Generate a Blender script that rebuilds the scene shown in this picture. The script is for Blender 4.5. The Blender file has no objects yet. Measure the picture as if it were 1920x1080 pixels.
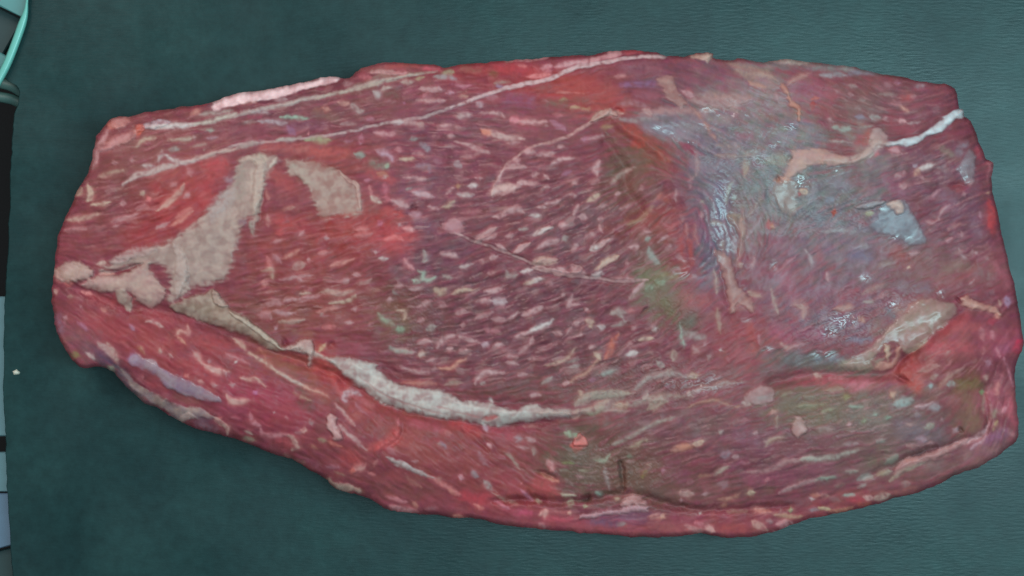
import bpy, math, random
import numpy as np

# ------------------------------------------------------------------ camera, world, lamps, exposure
SC = bpy.context.scene
S = 0.00022            # metres per unit of the plan drawing (1920 x 1080 units)
D = 1.0                # camera height above the belt
cam_d = bpy.data.cameras.new('camera'); cam = bpy.data.objects.new('camera', cam_d)
SC.collection.objects.link(cam); SC.camera = cam
cam.location = (0, 0, D); cam.rotation_euler = (0, 0, 0)
cam_d.sensor_width = 36.0; cam_d.lens = 36.0 * D / (1920 * S); cam_d.clip_start = 0.05; cam_d.clip_end = 20
cam_d.dof.use_dof = False

world = bpy.data.worlds.new('World'); SC.world = world; world.use_nodes = True
bgn = world.node_tree.nodes['Background']
bgn.inputs['Color'].default_value = (0.80, 1.0, 1.04, 1); bgn.inputs['Strength'].default_value = 0.34

def area(name, loc, target, sx, sy, power, colr):
    l = bpy.data.lights.new(name, 'AREA'); l.shape = 'RECTANGLE'; l.size = sx; l.size_y = sy
    l.energy = power; l.color = colr
    o = bpy.data.objects.new(name, l); SC.collection.objects.link(o); o.location = loc
    d = np.array(target) - np.array(loc)
    from mathutils import Vector
    o.rotation_euler = Vector(d).to_track_quat('-Z', 'Y').to_euler()
    return o
area('area_lamp', (0.49, 0.02, 1.55), (0.12, 0.0, 0), 0.26, 1.10, 18.5, (0.56, 1.0, 1.08))
area('area_lamp', (-0.80, 1.00, 1.45), (0.0, 0.0, 0), 0.30, 0.90, 17.0, (1.06, 0.98, 0.92))  # warm lamp added at upper left to balance the cool one

vs = SC.view_settings
vs.view_transform = 'Standard'; vs.look = 'None'; vs.gamma = 1.0; vs.exposure = 0.0; vs.use_curve_mapping = False
SC.render.engine = 'CYCLES'
SC.cycles.pixel_filter_type = 'BLACKMAN_HARRIS'; SC.cycles.filter_width = 1.55

rng = np.random.default_rng(7); random.seed(7)
def lin(c):
    c = np.asarray(c, float) / 255.0
    return np.where(c <= 0.04045, c / 12.92, ((c + 0.055) / 1.055) ** 2.4)

# ------------------------------------------------------------------ plan drawing helpers
CELL = 1.5
GW, GH = int(1920 / CELL) + 1, int(1080 / CELL) + 1
XX, YY = np.meshgrid(np.arange(GW) * CELL, np.arange(GH) * CELL)      # plan coordinates

# tracing sheets: origin and scale of each enlarged detail view
SHEETS = dict(A=(0, 50, 2.7), B=(400, 80, 2.7), C=(850, 80, 2.7), D=(1200, 80, 3.375), E=(1520, 80, 3.375),
              F=(60, 400, 2.7), G=(450, 400, 2.7), H=(850, 400, 2.7), I=(1200, 380, 3.375), J=(1520, 380, 3.375),
              K=(100, 620, 2.7), L=(550, 660, 2.7), M=(1000, 660, 2.7), N=(1420, 640, 2.7))
for _k, _o in enumerate([(740,200),(990,230),(990,400),(740,400),(740,570),(990,570),(490,410),(110,230)]): SHEETS['Q%d' % (_k + 1)] = (_o[0], _o[1], 5.192)
for _k, _o in dict(R1=(1230,130), R2=(1230,330), R3=(1240,510), R4=(1440,230), R5=(1470,400), R6=(1480,560), R7=(1660,250), R8=(1660,440), T1=(1030,740), T2=(1270,720), T3=(1500,690), T4=(1660,640), T5=(1480,110), T6=(330,240), U1=(90,480), U2=(200,630), U3=(340,570), U4=(430,700), U5=(580,640), U6=(640,780), U7=(820,760), U8=(1000,850), V1=(360,120), V2=(590,100), V3=(820,80), V4=(1060,80), V5=(560,280), V6=(1240,840), V7=(1460,820)).items(): SHEETS[_k] = (_o[0], _o[1], 5.192)
def P(sheet, *pts):
    if sheet == '': return [tuple(p) for p in pts]
    ox, oy, sc = SHEETS[sheet]
    return [(ox + x / sc, oy + y / sc) for x, y in pts]

def smooth_line(pts, step=6.0, closed=False):
    p = np.array(pts, float)
    if len(p) < 3 and not closed:
        n = max(2, int(np.hypot(*(p[1] - p[0])) / step)); t = np.linspace(0, 1, n)[:, None]
        return p[0] * (1 - t) + p[1] * t
    q = np.vstack([p[-1], p, p[0], p[1]]) if closed else np.vstack([2 * p[0] - p[1], p, 2 * p[-1] - p[-2]])
    out = []
    for i in range(1, len(q) - 2):
        a, b, c, d = q[i - 1], q[i], q[i + 1], q[i + 2]
        n = max(1, int(np.hypot(*(c - b)) / step))
        for k in range(n):
            t = k / n
            out.append(0.5 * ((2 * b) + (-a + c) * t + (2 * a - 5 * b + 4 * c - d) * t * t + (-a + 3 * b - 3 * c + d) * t ** 3))
    if not closed: out.append(q[-2])
    return np.array(out)

def sstep(a, b, x):
    t = np.clip((x - a) / (b - a), 0, 1); return t * t * (3 - 2 * t)

_perm = rng.random((256, 256)) * 2 * np.pi
_gx, _gy = np.cos(_perm), np.sin(_perm)
def perlin(x, y, off=0):
    x = x + off * 37.7; y = y + off * 91.3
    xi = np.floor(x).astype(int); yi = np.floor(y).astype(int); xf = x - xi; yf = y - yi
    u = xf * xf * xf * (xf * (xf * 6 - 15) + 10); v = yf * yf * yf * (yf * (yf * 6 - 15) + 10)
    def g(a, b):
        ia, ib = (xi + a) & 255, (yi + b) & 255
        return _gx[ib, ia] * (xf - a) + _gy[ib, ia] * (yf - b)
    n0 = g(0, 0) * (1 - u) + g(1, 0) * u; n1 = g(0, 1) * (1 - u) + g(1, 1) * u
    return (n0 * (1 - v) + n1 * v) * 1.5
def fbm(x, y, off=0, octs=4):
    r = 0; a = 1.0
    for i in range(octs): r = r + a * perlin(x * 2 ** i, y * 2 ** i, off + i * 3); a *= 0.5
    return r / 1.6

N_WOB = perlin(XX / 9, YY / 9, 11) + 0.6 * perlin(XX / 4.2, YY / 4.2, 12)
N_WOB2 = perlin(XX / 26, YY / 26, 13) + 0.5 * perlin(XX / 11, YY / 11, 14)

N_BRK = perlin(XX / 8, YY / 8, 15) + .5 * perlin(XX / 18, YY / 18, 16)
def win(x0, y0, x1, y1):
    i0 = max(0, int(y0 / CELL)); i1 = min(GH, int(y1 / CELL) + 2); j0 = max(0, int(x0 / CELL)); j1 = min(GW, int(x1 / CELL) + 2)
    return (slice(i0, max(i0, i1)), slice(j0, max(j0, j1)))

def line_dist(L, w, pad):
    """distance, signed side and arc parameter to polyline L inside a window padded by pad"""
    sl = win(L[:, 0].min() - pad, L[:, 1].min() - pad, L[:, 0].max() + pad, L[:, 1].max() + pad)
    x = XX[sl]; y = YY[sl]; best = np.full(x.shape, 1e9); par = np.zeros(x.shape); side = np.zeros(x.shape)
    n = len(L) - 1
    for i in range(n):
        a = L[i]; b = L[i + 1]; d = b - a; l2 = d @ d + 1e-9
        # sub-window for speed
        t = np.clip(((x - a[0]) * d[0] + (y - a[1]) * d[1]) / l2, 0, 1)
        dx = x - a[0] - t * d[0]; dy = y - a[1] - t * d[1]; q = dx * dx + dy * dy
        m = q < best
        best[m] = q[m]; par[m] = (i + t[m]) / n; side[m] = np.sign(d[0] * (y[m] - a[1]) - d[1] * (x[m] - a[0]))
    return sl, np.sqrt(best), side, par

def poly_sd(poly, pad, wob=0.0, wob2=0.0):
    p = np.array(poly); sl = win(p[:, 0].min() - pad, p[:, 1].min() - pad, p[:, 0].max() + pad, p[:, 1].max() + pad)
    x = XX[sl]; y = YY[sl]; best = np.full(x.shape, 1e9); ins = np.zeros(x.shape, bool)
    for i in range(len(p)):
        a = p[i]; b = p[(i + 1) % len(p)]; d = b - a; l2 = d @ d + 1e-9
        t = np.clip(((x - a[0]) * d[0] + (y - a[1]) * d[1]) / l2, 0, 1)
        best = np.minimum(best, (x - a[0] - t * d[0]) ** 2 + (y - a[1] - t * d[1]) ** 2)
        if a[1] != b[1]:
            c = ((a[1] > y) != (b[1] > y)) & (x < (b[0] - a[0]) * (y - a[1]) / (b[1] - a[1]) + a[0]); ins ^= c
    sd = np.where(ins, 1, -1) * np.sqrt(best)
    return sl, sd + wob * N_WOB[sl] + wob2 * N_WOB2[sl]

# ------------------------------------------------------------------ fields of the meat
ALB = np.array([1.08, 0.88, 0.89])
COL = np.zeros((GH, GW, 3)) + lin((132, 72, 82))
HGT = np.zeros((GH, GW))       # relief in millimetres
WET = np.zeros((GH, GW)) + 0.30
LAB = np.zeros((GH, GW), int)
PARTS = {0: ('muscle', None)}

def mixc(sl, a, c):
    COL[sl] = COL[sl] * (1 - a[..., None]) + lin(c) * a[..., None]
def blob(x, y, rx, ry, c, a=0.7, ang=0):
    R = max(rx, ry) * 1.9; sl = win(x - R, y - R, x + R, y + R); t = math.radians(-ang)
    dx = XX[sl] - x; dy = YY[sl] - y; u = dx * math.cos(t) + dy * math.sin(t); v = -dx * math.sin(t) + dy * math.cos(t)
    q = (u / rx) ** 2 + (v / ry) ** 2 + 0.55 * N_WOB2[sl] + 0.28 * np.clip(LICC[sl], -2, 2) + .12 * N_WOB[sl]
    if c[0] - c[1] > 40: c = (c[0] - 2, c[1] + 7, c[2] + 5)
    elif c[2] > c[0] - 6: c = (c[0] + 2, c[1] + 1, c[2] - 3)
    mixc(sl, a * np.exp(-np.clip(q, 0, 9) ** 1.3), c)
def hblob(x, y, rx, ry, amt, ang=0):
    R = max(rx, ry) * 2.2; sl = win(x - R, y - R, x + R, y + R); t = math.radians(-ang)
    dx = XX[sl] - x; dy = YY[sl] - y; u = dx * math.cos(t) + dy * math.sin(t); v = -dx * math.sin(t) + dy * math.cos(t)
    HGT[sl] += amt * np.exp(-((u / rx) ** 2 + (v / ry) ** 2))
def hline(pts, w, amt):
    L = smooth_line(pts, 10); sl, d, s, p = line_dist(L, w, w * 2.6)
    ln = np.hypot(*np.diff(L, axis=0).T).sum(); e = min(.5, max(.06, 3.0 * w / ln))
    ta = sstep(0, e, p) * sstep(1, 1 - e, p)
    HGT[sl] += amt * np.exp(-(np.clip(d + .22 * min(w, 6) * N_WOB[sl], 0, None) / (w * (.45 + .55 * ta))) ** 2) * ta
def hstep(pts, w, amt, soft=2.5):
    """one side of the line stands proud: positive lifts the side on the left hand of the walk (up in plan when walking right)"""
    L = smooth_line(pts, 8); sl, d, s, p = line_dist(L, w, w * 4)
    HGT[sl] += amt * np.where(s < 0, 1, 0) * np.exp(-d / w) * sstep(0, soft, d) * sstep(0, .12, p) * sstep(1, .88, p)
def stroke(pts, w, c, a=0.8, h=0.3, wet=0.0, taper=True, wob=0.8, edge=1.6, ends=None, lab=None):
    """thin streak of fat or gristle: colour and a little relief"""
    L = smooth_line(pts, 8); pad = w * 2 + 5; sl, d, s, p = line_dist(L, w, pad)
    ww = w * (np.sqrt(np.clip(1 - (2 * p - 1) ** 2, 0.04, 1)) if taper else 1.0)
    if ends is not None: ww = w * (ends[0] * (1 - p) + ends[1] * p)
    m = sstep(edge, -edge, d - ww * (1 + 0.35 * N_WOB[sl]) + wob * N_WOB[sl])
    mixc(sl, a * m * np.clip(.78 + .6 * N_BRK[sl], .12, 1), c); HGT[sl] += h * m; WET[sl] += wet * m
    if lab is not None: LAB[sl][m > 0.5] = lab
def sheet(poly, c, a=0.92, h=0.8, lab=None, wob=1.3, wob2=1.0, edge=2.5, bulge=8.0, wet=0.0, c2=None, fringe=.8):
    """patch of fat or membrane with an edge of its own"""
    poly = smooth_line(poly, 6, closed=True)
    sl, sd = poly_sd(poly, 14, wob, wob2); sd = sd + fringe * np.clip(LICC[sl], -2, 2); m = sstep(-edge, edge, sd)
    cc = np.array(lin(c)); cc = np.broadcast_to(cc, COL[sl].shape)
    if c2 is None: c2 = (c[0] * .90, c[1] * .85, c[2] * .85)
    if c2 is not None:
        k = sstep(-0.5, 0.6, perlin(XX[sl] / 19, YY[sl] / 19, 31) + .4 * perlin(XX[sl] / 8, YY[sl] / 8, 32))[..., None]; cc = cc * (1 - k) + lin(c2) * k
    aa = (a * m * np.clip(.93 + .16 * N_BRK[sl] - .42 * np.exp(-np.clip(sd, 0, 99) / 6.0), 0, 1))[..., None]; COL[sl] = COL[sl] * (1 - aa) + cc * aa
    if HGT[sl].shape[0] > 12 and HGT[sl].shape[1] > 12: HGT[sl] = HGT[sl] * (1 - .9 * m) + blur(HGT[sl], 7) * .9 * m      # smooth waxy top
    HGT[sl] += .7 * h * m * (0.45 + 0.55 * (1 - np.exp(-np.clip(sd, 0, 99) / bulge)))
    WET[sl] = WET[sl] * (1 - m) + (WET[sl] + wet) * m
    if lab is not None: LAB[sl][sd > 0] = lab

def halo(pts, w, c):
    stroke(pts, w * 1.5 + 1.5, (c[0] * .98, c[1] * .80, c[2] * .82), .34, .04, wob=2.5, edge=4.5)
# direction of the muscle fibres
CP = [(200,260,10),(400,230,12),(600,200,12),(250,400,15),(340,380,32),(650,450,20),(600,560,8),(500,560,10),(850,250,-4),(800,180,8),
      (900,380,10),(1000,400,20),(1100,420,30),(1200,450,38),(1200,350,36),(900,520,20),(1000,600,22),(850,650,8),(1000,700,15),
      (1250,290,-38),(1600,180,-24),(1700,330,24),(1650,500,28),(300,650,-35),(450,720,-25),(700,800,-40),(850,850,-35),
      (1000,880,-35),(1150,800,25),(1300,800,18),(1500,850,12),(1700,850,15),(1860,750,78),(1100,980,3),(1500,960,12),
      (1350,250,-30),(1390,420,-72),(1500,500,35),(1100,150,14),(1000,230,-10),(150,600,-40),(1800,250,20),(1300,600,40),(1760,700,30)]
_c = np.zeros((GH, GW)); _s = np.zeros((GH, GW)); _w = np.zeros((GH, GW))
for x, y, a in CP:
    w = 1 / (((XX - x) ** 2 + (YY - y) ** 2) + 900.0) ** 1.4; t = math.radians(2 * a)
    _c += w * math.cos(t); _s += w * math.sin(t); _w += w
ANG = 0.5 * np.arctan2(_s, _c) + 0.16 * perlin(XX / 60, YY / 60, 5) + 0.22 * perlin(XX / 22, YY / 22, 6)
VX, VY = np.cos(ANG), -np.sin(ANG)

def lic(src, n, step=1.0):
    acc = src.copy(); cnt = 1
    for sg in (1, -1):
        px = np.arange(GW)[None, :] + np.zeros((GH, 1)); py = np.arange(GH)[:, None] + np.zeros((1, GW))
        for k in range(n):
            i = np.clip(np.rint(py).astype(int), 0, GH - 1); j = np.clip(np.rint(px).astype(int), 0, GW - 1)
            px = px + sg * step * VX[i, j]; py = py + sg * step * VY[i, j]
            i = np.clip(np.rint(py).astype(int), 0, GH - 1); j = np.clip(np.rint(px).astype(int), 0, GW - 1)
            acc += src[i, j]; cnt += 1
    acc = acc / cnt; return (acc - acc.mean()) / acc.std()
def blur(a, n=1):
    for _ in range(n):
        a = (a + np.roll(a, 1, 0) + np.roll(a, -1, 0)) / 3; a = (a + np.roll(a, 1, 1) + np.roll(a, -1, 1)) / 3
    return a
LICF = lic(blur(rng.standard_normal((GH, GW)), 1), 9)                       # fine fibres
LICC = lic(perlin(XX / 7.5, YY / 7.5, 21), 9)                                # coarse streaks
LICM = lic(perlin(XX / 19, YY / 19, 23) + .75 * perlin(XX / 10, YY / 10, 24) + .3 * perlin(XX / 5, YY / 5, 25), 6)   # marbling streaks

LIC2 = lic(perlin(XX / 6.5, YY / 6.5, 27) + .8 * perlin(XX / 3.6, YY / 3.6, 28), 6)                # broken threads
# ------------------------------------------------------------------ outline
OUT = [(205,224),(226,217),(241,218),(274,211),(322,203),(370,197),(400,190),(437,178),(500,168),(563,156),(618,143),(637,147),(655,147),
 (667,135),(689,124),(715,118),(755,118),(815,121),(830,128),(841,128),(863,121),(900,118),(946,114),(998,111),(1057,105),(1109,103),(1146,96),
 (1198,95),(1228,99),(1250,105),(1289,105),(1312,99),(1338,101),(1336,108),(1351,112),(1369,113),(1390,110),(1407,114),(1431,117),(1467,111),
 (1493,112),(1520,118),(1570,121),(1603,127),(1638,135),(1698,147),(1733,154),(1772,158),(1790,166),(1796,187),(1799,204),(1806,205),(1808,218),
 (1819,227),(1828,246),(1843,284),(1849,298),(1862,305),(1859,335),(1862,364),(1867,385),(1873,410),(1884,469),(1899,522),(1908,570),(1916,617),
 (1918,653),(1908,674),(1903,714),(1907,762),(1911,807),(1909,821),(1890,840),(1846,870),(1790,892),(1735,918),(1679,934),(1639,947),(1579,960),
 (1513,975),(1453,996),(1420,1005),(1400,1006),(1363,1009),(1319,1001),(1289,1003),(1237,1008),(1163,1004),(1111,1000),(1050,995),(1002,991),
 (935,982),(883,971),(861,973),(831,967),(783,963),(731,956),(691,934),(657,925),(624,912),(609,897),(576,878),(550,862),(500,846),(452,827),
 (415,816),(359,800),(337,790),(300,768),(267,753),(237,724),(211,696),(178,687),(156,690),(137,676),(122,653),(107,624),(101,593),(97,556),
 (100,526),(103,493),(108,450),(119,418),(130,394),(144,361),(163,328),(170,309),(176,280),(181,257),(186,250),(198,234)]
_sl, SD = poly_sd(smooth_line(OUT, 7, closed=True), 4000, 0.0, 0.0)
SD = SD + .45 * N_WOB + 1.9 * N_WOB2

# ------------------------------------------------------------------ broad colour of the flesh
for b in [
 (300,240,170,50,(140,74,80)),(560,210,190,50,(132,72,84)),(760,170,120,40,(136,76,84)),(950,150,120,35,(160,66,74)),(880,130,90,20,(158,64,70)),
 (240,330,90,60,(134,78,76)),(200,430,100,60,(140,72,76)),(340,360,80,55,(166,66,66),.85,35),(300,420,80,30,(166,62,66),.85,35),
 (480,480,50,80,(140,70,74)),(600,470,120,90,(154,68,66)),(700,420,90,50,(172,68,66),.85),(745,440,45,40,(178,70,70),.9),(640,300,120,40,(150,72,70)),
 (600,560,140,50,(142,70,70)),(500,590,90,40,(130,74,68)),(640,640,60,26,(142,66,76),.8),
 (850,260,130,80,(132,74,92)),(800,360,100,50,(130,76,94)),(820,480,90,80,(122,76,92)),(960,350,120,80,(134,74,86)),(1000,400,140,60,(136,72,82)),
 (1080,180,110,45,(168,66,64),.85),(1150,190,70,30,(170,68,64),.8),(1250,160,100,40,(132,78,94)),(1000,230,120,40,(132,74,88)),
 (1120,430,120,100,(126,74,84)),(1220,270,70,30,(158,76,66),.8,-38),(1190,330,40,70,(124,84,70),.7,-55),(1260,420,45,110,(158,66,62),.85,-80),(1290,500,26,70,(170,64,60),.8,-85),
 (1170,300,30,45,(104,92,78),.6,-50),(1220,480,40,60,(128,80,72),.6),
 (900,600,160,90,(132,72,88)),(1000,560,130,60,(128,74,84)),(800,600,80,70,(124,78,80)),(860,690,160,45,(130,72,80)),(1050,640,120,60,(128,74,82)),
 (740,590,34,50,(116,86,72),.7),(750,610,22,16,(112,110,94),.4),(1000,730,120,26,(112,78,74),.7),(1150,700,110,45,(114,84,82),.6),
 (1235,545,40,40,(126,132,112),.75),(1265,575,36,34,(106,100,74),.6),(1290,600,30,22,(98,100,76),.7),(1230,520,44,16,(124,122,84),.6),
 (1310,560,60,40,(150,82,88)),(1400,640,75,60,(158,72,78),.85),(1350,700,90,40,(142,80,84)),(1320,420,50,130,(132,86,108)),
 (1350,140,100,30,(134,84,98)),(1540,190,60,60,(154,76,86)),(1620,190,80,50,(126,92,90)),(1700,190,70,40,(138,84,98)),(1580,260,90,26,(120,90,86)),
 (1720,320,110,60,(134,84,98)),(1800,420,60,90,(130,82,98)),(1700,500,110,50,(126,96,98)),(1620,480,90,70,(128,96,106)),(1500,470,90,60,(132,96,106)),
 (1470,540,80,50,(140,90,100)),(1550,580,120,50,(136,88,104)),(1690,470,40,30,(134,76,78),.8),(1850,500,30,120,(152,84,92),.8,-75),(1880,640,28,70,(172,82,98),.8,-85),
 (180,620,110,50,(150,72,78)),(300,640,130,50,(154,66,72),.8,-30),(420,700,130,50,(150,66,74),.8,-25),(350,690,60,20,(150,64,72)),(500,760,140,50,(152,62,76),.8,-20),
 (560,700,120,24,(148,86,78),.7,-35),(620,690,60,30,(172,66,68),.85,-45),(700,770,90,40,(158,72,74),.8,-40),(820,820,140,60,(150,72,72),.8,-30),(650,850,110,45,(142,70,76)),
 (760,920,120,30,(136,74,76)),(900,900,110,40,(150,70,74),.8,-20),(980,850,60,50,(150,74,76)),(1000,920,50,26,(160,72,72),.8),(940,950,110,20,(160,74,82),.8,-8),
 (1090,870,70,60,(104,92,78),.85),(1190,880,60,50,(108,90,68),.7),(1240,930,100,26,(110,84,74),.7),(1120,800,70,26,(122,82,76),.7),(1150,790,50,20,(140,72,78),.6),
 (1260,800,120,60,(126,80,86)),(1400,820,130,60,(134,82,92)),(1480,760,60,40,(126,92,90)),(1540,760,100,40,(118,104,84),.8),(1640,780,110,50,(114,106,98),.8),
 (1700,820,80,40,(126,104,104),.7),(1600,870,130,50,(132,92,98)),(1500,890,130,30,(134,82,92)),(1640,710,110,20,(166,82,94),.85),(1560,705,70,16,(164,80,90),.8),
 (1720,690,40,26,(168,74,72),.8,25),(1770,650,60,60,(160,86,90),.85),(1740,740,50,30,(132,100,92),.7),(1815,730,30,30,(128,104,66),.75),(1810,780,30,40,(128,100,80),.75),
 (1870,750,24,90,(176,94,106),.8,-88),(1780,870,110,30,(142,94,96),.8,20),(1850,840,60,30,(156,100,106),.8,25),(1600,930,100,14,(168,84,88),.7,14),
 (1150,985,200,18,(170,82,94),.8),(1400,975,160,26,(160,76,86),.8),(1340,920,130,26,(124,78,78),.7),(1180,970,60,12,(118,86,116),.6),
 (190,665,50,16,(104,84,106),.7,-35),(250,740,60,12,(120,110,116),.6,-38),(150,640,40,40,(150,96,104),.6),
 (490,165,90,14,(206,160,164),.5,12),(750,128,70,8,(160,90,96),.7),
 ]: blob(*b)
# membrane, a grey-blue film over the upper right
for b in [(1260,235,70,26,(128,116,130),.8,-15),(1330,250,80,40,(136,120,126),.8,-10),(1400,190,100,40,(158,128,128),.8),(1450,200,60,50,(148,126,122),.7),
          (1400,260,110,50,(132,124,128),.85),(1380,330,90,60,(122,120,126),.85),(1480,330,80,60,(128,130,132),.85),(1500,260,50,40,(134,130,136),.8),
          (1440,390,90,50,(126,122,116),.8),(1390,420,40,60,(140,118,116),.7),(1530,370,90,50,(120,126,132),.85),(1600,410,80,40,(124,122,130),.85),(1580,340,60,40,(122,120,122),.8),
          (1640,330,30,60,(124,116,116),.6),(1560,460,80,40,(126,112,124),.7),(1330,300,40,90,(122,106,122),.7),(1350,400,24,110,(122,108,124),.75),(1690,450,40,30,(126,116,128),.6),
          (1610,260,24,30,(160,138,134),.6),(1650,300,40,20,(150,130,132),.5),(1560,610,80,30,(124,104,120),.6),(1330,480,24,50,(118,112,128),.7),
          (1500,670,100,22,(108,98,96),.75,-8),(1560,690,80,14,(118,112,102),.75,-10),(1680,600,70,30,(142,112,108),.6,35),(1600,530,60,30,(128,100,108),.6),
          (1480,120,110,12,(146,132,132),.7),(1600,130,60,12,(142,128,132),.6),(1440,150,50,16,(150,128,126),.7)]:
    blob(*b)
# mottling of the flesh
mot = fbm(XX / 34, YY / 34, 40); mot2 = fbm(XX / 12, YY / 12, 44, 3)
COL *= (1 + 0.16 * mot + 0.10 * mot2)[..., None]
COL[..., 1] *= 1 + 0.20 * fbm(XX / 22, YY / 17, 50, 3); COL[..., 0] *= 1 + 0.09 * fbm(XX / 25, YY / 18, 55, 3)
COL[..., 2] *= 1 + 0.16 * fbm(XX / 18, YY / 14, 60, 3)
# fibres
FIB = np.clip(LICF, -2.5, 2.5); CO = np.clip(LICC, -2.5, 2.5)
COL *= (1 + 0.03 * FIB + 0.085 * CO)[..., None]

# ------------------------------------------------------------------ marbling: where and how dense
DEN = np.zeros((GH, GW))
for x, y, rx, ry, a in [(300,240,160,60,.75),(600,200,160,50,.75),(800,170,120,40,.6),(230,380,100,70,.8),(600,560,170,60,.85),(640,440,120,60,.55),(850,280,150,90,.9),
    (830,400,110,60,.9),(1000,380,180,90,.95),(1130,440,140,100,1.0),(950,560,200,80,1.0),(880,660,170,70,.95),(1050,640,140,80,1.0),(1180,660,120,70,.9),(780,540,90,80,.9),
    (1240,400,60,90,.5),(1650,200,120,50,.7),(1740,320,110,60,.8),(1800,430,60,80,.7),(1300,820,150,70,.75),(1450,860,180,60,.7),(1600,780,170,70,.8),(1700,850,120,50,.8),
    (1120,860,90,60,.8),(1250,720,140,40,.9),(400,720,200,60,.35),(700,840,150,60,.3),(900,860,150,60,.45),(1780,700,90,60,.6),(1870,760,30,90,.9),(180,560,70,60,.4),
    (1150,150,120,30,.25),(1550,620,120,50,.5),(1450,450,120,120,.35),(1250,960,300,25,.5),(480,520,40,90,.5)]:
    DEN = np.maximum(DEN, a * np.exp(-((((XX - x) / rx) ** 2 + ((YY - y) / ry) ** 2) ** 1.6)))
DEN *= np.clip(0.75 + 0.6 * fbm(XX / 45, YY / 45, 70, 2), 0.1, 1.2)
mar = sstep(1.10 - 0.65 * DEN, 2.1 - 0.60 * DEN, LICM) * np.clip(DEN * 1.3, 0, 1)
tint = sstep(-0.6, 0.6, fbm(XX / 30, YY / 30, 75, 2))[..., None]
mc = lin((176, 128, 132)) * tint + lin((164, 134, 126)) * (1 - tint)
COL *= (0.78 * (1 - 0.28 * sstep(.3, 1.6, -LICM) * DEN))[..., None]
COL = COL * (1 - 0.34 * mar[..., None]) + mc * 0.34 * mar[..., None]
HGT += 0.12 * mar + 0.05 * CO

# ------------------------------------------------------------------ parts: muscles first, then fat and membranes
def part(name, label=None):
    k = len(PARTS); PARTS[k] = (name, label); return k
def region(k, *pts):
    sl, sd = poly_sd(smooth_line(pts, 12, closed=True), 6, 0, 0); LAB[sl][sd > 0] = k
LINE1 = P('A',(620,800),(700,760),(830,720),(1000,670),(1200,600)) + P('B',(180,510),(420,490),(640,460),(880,405),(1050,380),(1200,330),(1350,275)) + P('C',(300,220),(480,185),(620,125),(760,100),(900,75),(1070,70))
LINE2 = P('A',(740,500),(980,490),(1130,460)) + P('B',(140,365),(300,320),(600,260),(800,200),(1000,165),(1130,145))
LINE3 = P('C',(190,770),(240,660),(300,590),(400,530),(560,480),(700,400),(780,350))
LINE4 = P('H',(0,95),(130,150),(280,205),(420,260),(560,310),(700,325),(860,345),(980,340))
SEAML = [(104,540),(160,545),(230,575),(300,580),(370,600),(440,632),(520,662),(600,690),(660,720),(740,765),(840,787),(950,797),(1060,785),(1150,772),(1250,752),(1340,748),(1407,738)]
SEAMR = P('N',(0,222),(100,205),(200,182),(300,168),(500,168),(620,165),(680,160)) + P('J',(560,1000),(700,900),(850,780),(950,690),(985,625))
LIPL = P('K',(330,200),(480,350),(640,470)) + [(480,835),(600,880)] + P('L',(400,720),(560,745),(800,770),(960,760)) + P('M',(0,740),(100,757),(280,748),(450,720),(560,740),(760,790),(950,800),(1150,790),(1350,770)) + [(1600,905),(1687,866)] + P('N',(850,560),(960,535),(1020,505),(1130,480),(1165,420),(1150,300),(1140,180))

region(part('muscle', 'long upper strip of dark red muscle above the white seam'), *(LINE1 + [(1250,90),(1000,90),(600,120),(180,200),(160,345)]))
region(part('muscle', 'bright red left-hand muscle around the two fat sheets'), *(P('A',(560,800)) + LINE1[1:8] + [(740,240),(760,330),(760,420),(790,520),(740,640),(650,690),(520,655),(440,625),(300,575),(90,540),(90,400),(150,345)]))
region(part('muscle', 'purplish muscle under grey film at the upper right'), *([(1250,95),(1140,205),(1200,270),(1290,360),(1330,470),(1260,560),(1330,700),(1407,738)] + SEAMR + [(1850,590),(1930,610),(1930,300),(1800,140),(1500,95)]))
region(part('muscle', 'long lower roll of muscle below the pale fat seam'), *(SEAML + SEAMR + [(1860,590),(1930,600),(1930,850),(1500,1000),(1200,1030),(700,960),(400,830),(90,700)]))
region(part('edge_lip', 'thin pink lip of meat along the lower edge'), *(LIPL + [(1860,600),(1940,600),(1940,850),(1500,1020),(1200,1030),(700,980),(400,850),(200,760)]))
region(part('silverskin', 'thin grey-blue membrane with wet shine over upper right muscle'), (1230,205),(1300,225),(1400,165),(1470,160),(1490,235),(1560,300),(1640,280),(1600,350),(1640,380),(1610,430),(1500,440),(1420,470),(1390,560),(1340,500),(1340,330),(1290,290))

# fold and step relief of the big forms (millimetres)
hline([(140,630),(400,730),(700,840),(1000,870)], 70, 5); hline([(1200,830),(1500,830),(1750,770),(1850,700)], 75, 5)
hblob(1000,450,260,150,5); hblob(600,450,180,140,3); hblob(1700,330,160,140,2.5); hblob(1480,420,140,150,-3); hblob(1775,670,80,75,8, 30)
hline(SEAML[:13], 13, -2.4); hline(SEAMR, 10, -1.4); hline(SEAMR, 26, -1.2)
hstep(SEAML[5:14], 22, 1.6, 9); hstep([(p[0], p[1] + 3) for p in SEAMR][::-1], 30, 2.0, 14)
hstep(LINE4, 26, 1.0, 6); hline([(x, y + 5) for x, y in LINE4], 5, -.4)
hstep(LINE3[::-1], 16, .8, 6); hstep(LINE1, 22, .5, 7)
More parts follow.
